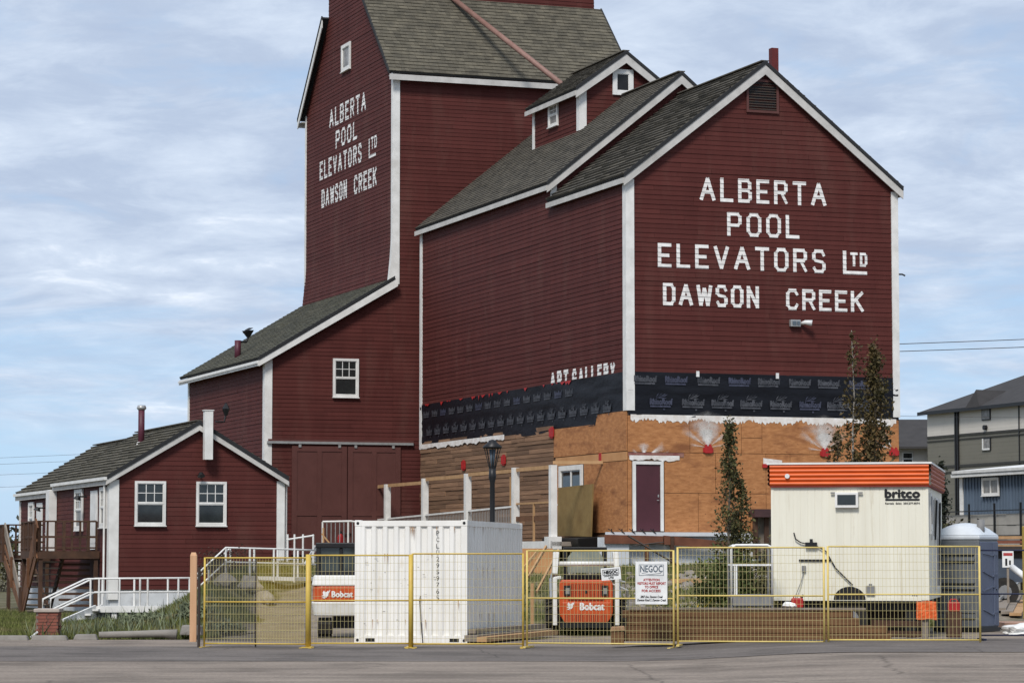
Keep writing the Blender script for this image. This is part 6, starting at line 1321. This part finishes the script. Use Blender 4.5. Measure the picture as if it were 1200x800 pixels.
# ================================================================== PLANTS
def leaves(pts, size, rnd, flat=.0):
    n = len(pts); a = rnd.normal(size=(n, 3)); a /= np.linalg.norm(a, axis=1)[:, None]; b = rnd.normal(size=(n, 3)); b -= (a*b).sum(1)[:, None]*a; b /= np.linalg.norm(b, axis=1)[:, None]
    s = size*rnd.uniform(.6, 1.3, (n, 1)); P = np.asarray(pts); V = np.stack([P-a*s, P-b*s*.55, P+a*s, P+b*s*.55], 1).reshape(-1, 3)
    return V, [(4*i, 4*i+1, 4*i+2, 4*i+3) for i in range(n)]
def tree(loc, H, prof, n, size, lab, leaf, bark, seed, group=None, bare=0.0, trunk_r=.05, lean=0.0, name='aspen_tree', cl=70):
    rnd = np.random.RandomState(seed); t = thing(name, lab, 'tree', loc, 0, group)
    m = MB(); pts = [(lean*z/H+.03*math.sin(z*2+seed), .02*math.cos(z*3), z) for z in np.linspace(0, H, 9)]; m.tube(pts, list(np.linspace(trunk_r, .01, 9)), 7); tk = ob('trunk', m, bark, t, True)
    zs = rnd.uniform(bare, 1, cl)**.85*H; ctr = []
    m = MB()
    for z in zs:
        R = np.interp(z/H, [p[0] for p in prof], [p[1] for p in prof]); a = rnd.uniform(0, 2*PI); r = R*rnd.uniform(.3, 1)
        c = np.array([lean*z/H+r*math.cos(a), r*math.sin(a), z]); ctr.append((c, (R*.22+.06)*rnd.choice([.5, .8, 1.2, 1.5])))
        m.tube([(lean*z/H, 0, max(0, z-r*1.6)), tuple(c)], [.012, .004], 4)
    ob('branch', m, bark, tk, kind='stuff')
    k = rnd.randint(0, cl, n); P = np.array([ctr[i][0] for i in k])+rnd.normal(size=(n, 3))*np.array([[ctr[i][1]]*3 for i in k])*np.array([.75, .75, 1.5])
    P = P[P[:, 2] > bare*H*.95]
    V, Fc = leaves(P, size, rnd); me = bpy.data.meshes.new('crown'); me.from_pydata(V.tolist(), [], Fc); link(me, 'crown', leaf, t)
    return t
G = gz(6, 76)
tree((5.86, 76, G), 5.45-G, [(0, .42), (.3, .42), (.55, .28), (.75, .2), (1, .05)], 3400, .05, 'slender dark green columnar aspen standing left of the trailer', LFA, BRKW, 1, cl=90)
tree((6.2, 76.3, G), 3.9-G, [(0, .4), (.4, .36), (.8, .22), (1, .06)], 1900, .05, 'shorter columnar aspen leaning against the slender one', LFA, BRKW, 2, cl=60)
G = gz(9.5, 76)
tree((9.22, 76, G), 7.95-G, [(0, .2), (.4, .14), (.7, .2), (.85, .16), (1, .05)], 1700, .055, 'tall thin rusty aspen with bare pale stem behind the trailer', LFB, BRKP, 3, bare=.0, trunk_r=.045, cl=50)
tree((9.85, 76.4, G), 7.5-G, [(0, .5), (.45, .48), (.6, .42), (.8, .28), (1, .06)], 6500, .055, 'fullest rusty green aspen behind the trailer roof', LFB, BRKW, 4, cl=130)
tree((8.95, 77.5, G), 5.3-G, [(0, .4), (.7, .3), (1, .08)], 1500, .055, 'low sparse aspen left of the full one behind the trailer', LFB, BRKW, 5, cl=36)
tree((15.2, 100, gz(15, 100)), 4.7, [(0, .85), (.25, .7), (.5, .35), (.75, .2), (1, .03)], 2400, .07, 'small dark spruce between the trailer and the apartment block', M('spruce', (.035, .045, .025), (.015, .02, .012), 2, isl=.4), BRKW, 6, name='spruce_tree', cl=90)
tree((15.0, 95, gz(15, 95)), 2.2, [(0, 1.0), (.6, .9), (1, .3)], 2200, .08, 'bushy olive shrub behind the trailer rear corner', LFA, BRKW, 16, name='shrub', cl=60)
def bush(loc, R, H, n, size, lab, leaf, seed, name='shrub', cat='shrub', group=None):
    rnd = np.random.RandomState(seed); t = thing(name, lab, cat, loc, 0, group); m = MB(); ctr = []
    for i in range(26):
        a = rnd.uniform(0, 2*PI); r = R*math.sqrt(rnd.uniform(0, 1)); z = H*(1-.6*(r/R)**2)*rnd.uniform(.35, 1); ctr.append((r*math.cos(a), r*math.sin(a), z)); m.tube([(r*.2*math.cos(a), r*.2*math.sin(a), 0), ctr[-1]], [.012, .004], 4)
    ob('stem', m, BRKW, t, kind='stuff')
    k = rnd.randint(0, 26, n); P = np.array([ctr[i] for i in k])+rnd.normal(size=(n, 3))*np.array([R*.2, R*.2, H*.14]); P[:, 2] = np.maximum(P[:, 2], .02)
    V, Fc = leaves(P, size, rnd); me = bpy.data.meshes.new('foliage'); me.from_pydata(V.tolist(), [], Fc); link(me, 'foliage', leaf, t); return t
bush((5.2, 69, gz(5.2, 69)), .75, 1.75, 3800, .055, 'dense green shrub behind the steel stair platform', LFG, 11)
bush((6.3, 70, gz(6.3, 70)), .7, 1.6, 2600, .055, 'dark green shrub against the trailer left end', LFA, 12)
bush((3.9, 68.5, gz(3.9, 68.5)), .8, .5, 1600, .055, 'low yellow-green shrub left of the stair platform', LFG, 13)
bush((3.0, 70.5, gz(3, 70.5)), .8, .25, 1200, .05, 'low weedy shrub behind the notice sign', LFG, 14)
bush((-7.95, 79.0, gz(-7.95, 79)+.0), .75, .75, 1500, .035, 'dry brown bush beside the white ramp railing', LFD, 15)
bush((-9.0, 69.5, gz(-9, 69.5)), .55, .35, 700, .06, 'silvery grey weed clump above the log', GRP, 17, 'weed_clump', 'weeds', 'pale weed clumps'); bush((-7.7, 68.5, gz(-7.7, 68.5)), .5, .45, 700, .06, 'silvery grey weed clump left of the cedar post', GRP, 18, 'weed_clump', 'weeds', 'pale weed clumps')
bush((-6.9, 66.5, gz(-6.9, 66.5)), .5, .3, 900, .06, 'silvery weed clump behind the netted fence panel', GRP, 19, 'weed_clump', 'weeds', 'pale weed clumps')
rnd = np.random.RandomState(44)
def field(name, n, region, size, hgt, mat, lab=None, dens=None, wdt=.012, cat='grass'):
    x = rnd.uniform(region[0], region[1], n); y = rnd.uniform(region[2], region[3], n); k = np.ones(n, bool)
    gm = np.array([gmask(a, b) for a, b in zip(x, y)]); nz = np.sin(x*1.7+y*.9)*np.sin(y*1.3-x*.6)+.5*np.sin(x*4.1)*np.sin(y*3.7)
    k &= (gm < .25) & (nz > -.55); 
    if dens is not None: k &= dens(x, y)
    x, y, nz = x[k], y[k], nz[k]; z = gh(x, y); n = len(x); a = rnd.uniform(0, 2*PI, n); h = hgt*rnd.uniform(.35, 1.2, n)*(1+.4*np.clip(nz, 0, 1)); w = wdt*rnd.uniform(.7, 1.5, n)
    l = rnd.normal(size=(n, 2))*h[:, None]*.35
    V = np.stack([np.stack([x-w*np.cos(a), y-w*np.sin(a), z-.01], 1), np.stack([x+w*np.cos(a), y+w*np.sin(a), z-.01], 1), np.stack([x+l[:, 0], y+l[:, 1], z+h], 1)], 1).reshape(-1, 3)
    me = bpy.data.meshes.new(name); me.from_pydata(V.tolist(), [], [(3*i, 3*i+1, 3*i+2) for i in range(n)]); o = link(me, name, mat, kind='stuff'); o['label'] = lab; o['category'] = cat; return o
nothut = lambda x, y: ~((x > -16) & (x < -7.2) & (y > 86))
field('grass', 150000, (-20, -6.4, 62.8, 92), 0, .15, GRS, 'rough green and straw grass on the bank left of the fence', nothut, .016)
field('grass', 60000, (-7, 12.5, 66.5, 88), 0, .12, GRS, 'patchy grass on the slope below the elevator', None, .016)
field('weeds', 700, (-11, -6.6, 63.2, 72), 0, .42, GRP, 'pale tall weed stalks on the bank above the log', None, .02, 'weeds')
field('yellow_flowers', 900, (2.5, 6.0, 65, 71), 0, .5, FLW, 'yellow wildflowers behind the fence by the notice sign', lambda x, y: (np.sin(x*5)*np.sin(y*4) > .3), .02, 'flowers')
# rubble
m = MB(); rr = random.Random(3)
def rock(mb, x, y, z, s):
    p = [(x+s*a*rr.uniform(.6, 1.2), y+s*b*rr.uniform(.6, 1.2), z+s*c*rr.uniform(.5, 1)) for a, b, c in ((-1, -1, -.5), (1, -1, -.5), (1, 1, -.5), (-1, 1, -.5), (-.7, -.7, .7), (.7, -.7, .6), (.7, .7, .7), (-.7, .7, .6))]; mb.hexa(p)
for i in range(420):
    x = rr.uniform(1.5, 7.5); y = rr.uniform(68, 84); rock(m, x, y, gz(x, y)+.02, rr.choice([.04, .06, .08, .12, .2]))
o_ = ob('rubble', m, ROK, kind='stuff'); o_['label'] = 'broken concrete and stone rubble on the slope below the annex door'; o_['category'] = 'rubble'
for i, (x, y, s, lab) in enumerate(((-7.65, 75.5, .28, 'grey boulder left of centre behind the netted panel'), (-7.1, 76.5, .33, 'largest grey boulder behind the netted panel'), (-6.6, 75.6, .28, 'round grey boulder at the right of the three behind the netting'))):
    blob('boulder', (x, y, gz(x, y)+s*.4), (s, s, s*.9), ROK, lab, 'boulder', 20+i)
for i, (x0, y0, z0, x1, y1, z1) in enumerate(((.75, 68, 1.0, 1.15, 70, 2.0), (.55, 69, 1.35, .85, 70, 2.1), (.25, 68.5, 1.35, .65, 69, 2.0))):
    m = MB(); m.bar((x0-.15, y0, z0), (x1, y1, z1), .045, .07); m.box(x0-.3+0, x0-.22, y0+.9, y0+.98, gz(x0, y0), z0+.2) if i == 0 else None
    tag(ob('prop_board', m, CED), ['rightmost', 'middle', 'leftmost'][i]+' pale raw prop board leaning left of the loader', 'board', 'raw boards leaning by the loader')
m = MB(); m.box(.28, 1.2, 83.0, 83.05, gz(.6, 83)-.2, 2.1); tag(ob('plywood_scrap', m, PLY2), 'tan plywood scrap standing behind the leaning boards', 'plywood')
for i, (u, v, Yd, w_) in enumerate(((770, 668, 73, 1.1), (812, 690, 70, 2.0), (815, 650, 80, 1.3), (660, 700, 70, .5))):
    p = wpt(u, v, Yd); g = gz(p.x, Yd); m = MB(); m.bar((p.x-w_/2, Yd, g+.12), (p.x+w_/2, Yd+.4, g+.14), .3, .12); tag(ob('debris_board', m, [GWD, CON, CED, MWD][i]), ['grey debris board behind the notice sign', 'long concrete slab lying by the yellow flowers', 'tan debris board below the annex foundation', 'brown debris board left of the loader'][i], 'debris')
# debris frame: thin dark shoring lines in front of the foundation
m = MB(); m.tube([EL(-.9, -2.2, 2.5), EL(.4, -3.0, 1.6)], .03, 5); m.tube([EL(-.6, -2, 2.2), EL(.2, -2.4, 2.3)], .02, 5); tag(ob('steel_brace', m, IRN), 'dark slanted steel brace in front of the pale foundation', 'brace')
# far left hedge and distant tree line
for i in range(7):
    x = -34+i*2.1; bush((x, 150+i, gz(x, 150)), 1.6, 3.3+.5*math.sin(i*2), 900, .14, ['leftmost', 'second', 'third', 'fourth', 'fifth', 'sixth', 'seventh'][i]+' distant shrub from the left, beyond the wooden decks', LFA, 40+i, group='distant shrubs beyond the decks')
P = np.stack([rnd.uniform(-400, 400, 26000), rnd.uniform(600, 640, 26000), np.abs(rnd.normal(size=26000))*2.6+1.2], 1); P[:, 2] *= 1+.4*np.sin(P[:, 0]*.05)
V, Fc = leaves(P, 1.0, rnd); me = bpy.data.meshes.new('distant_woods'); me.from_pydata(V.tolist(), [], Fc); o_ = link(me, 'distant_woods', M('far_woods', (.04, .045, .03), (.03, .035, .025), .1), kind='stuff'); o_['label'] = 'far-off line of dark trees on the horizon'; o_['category'] = 'woods'
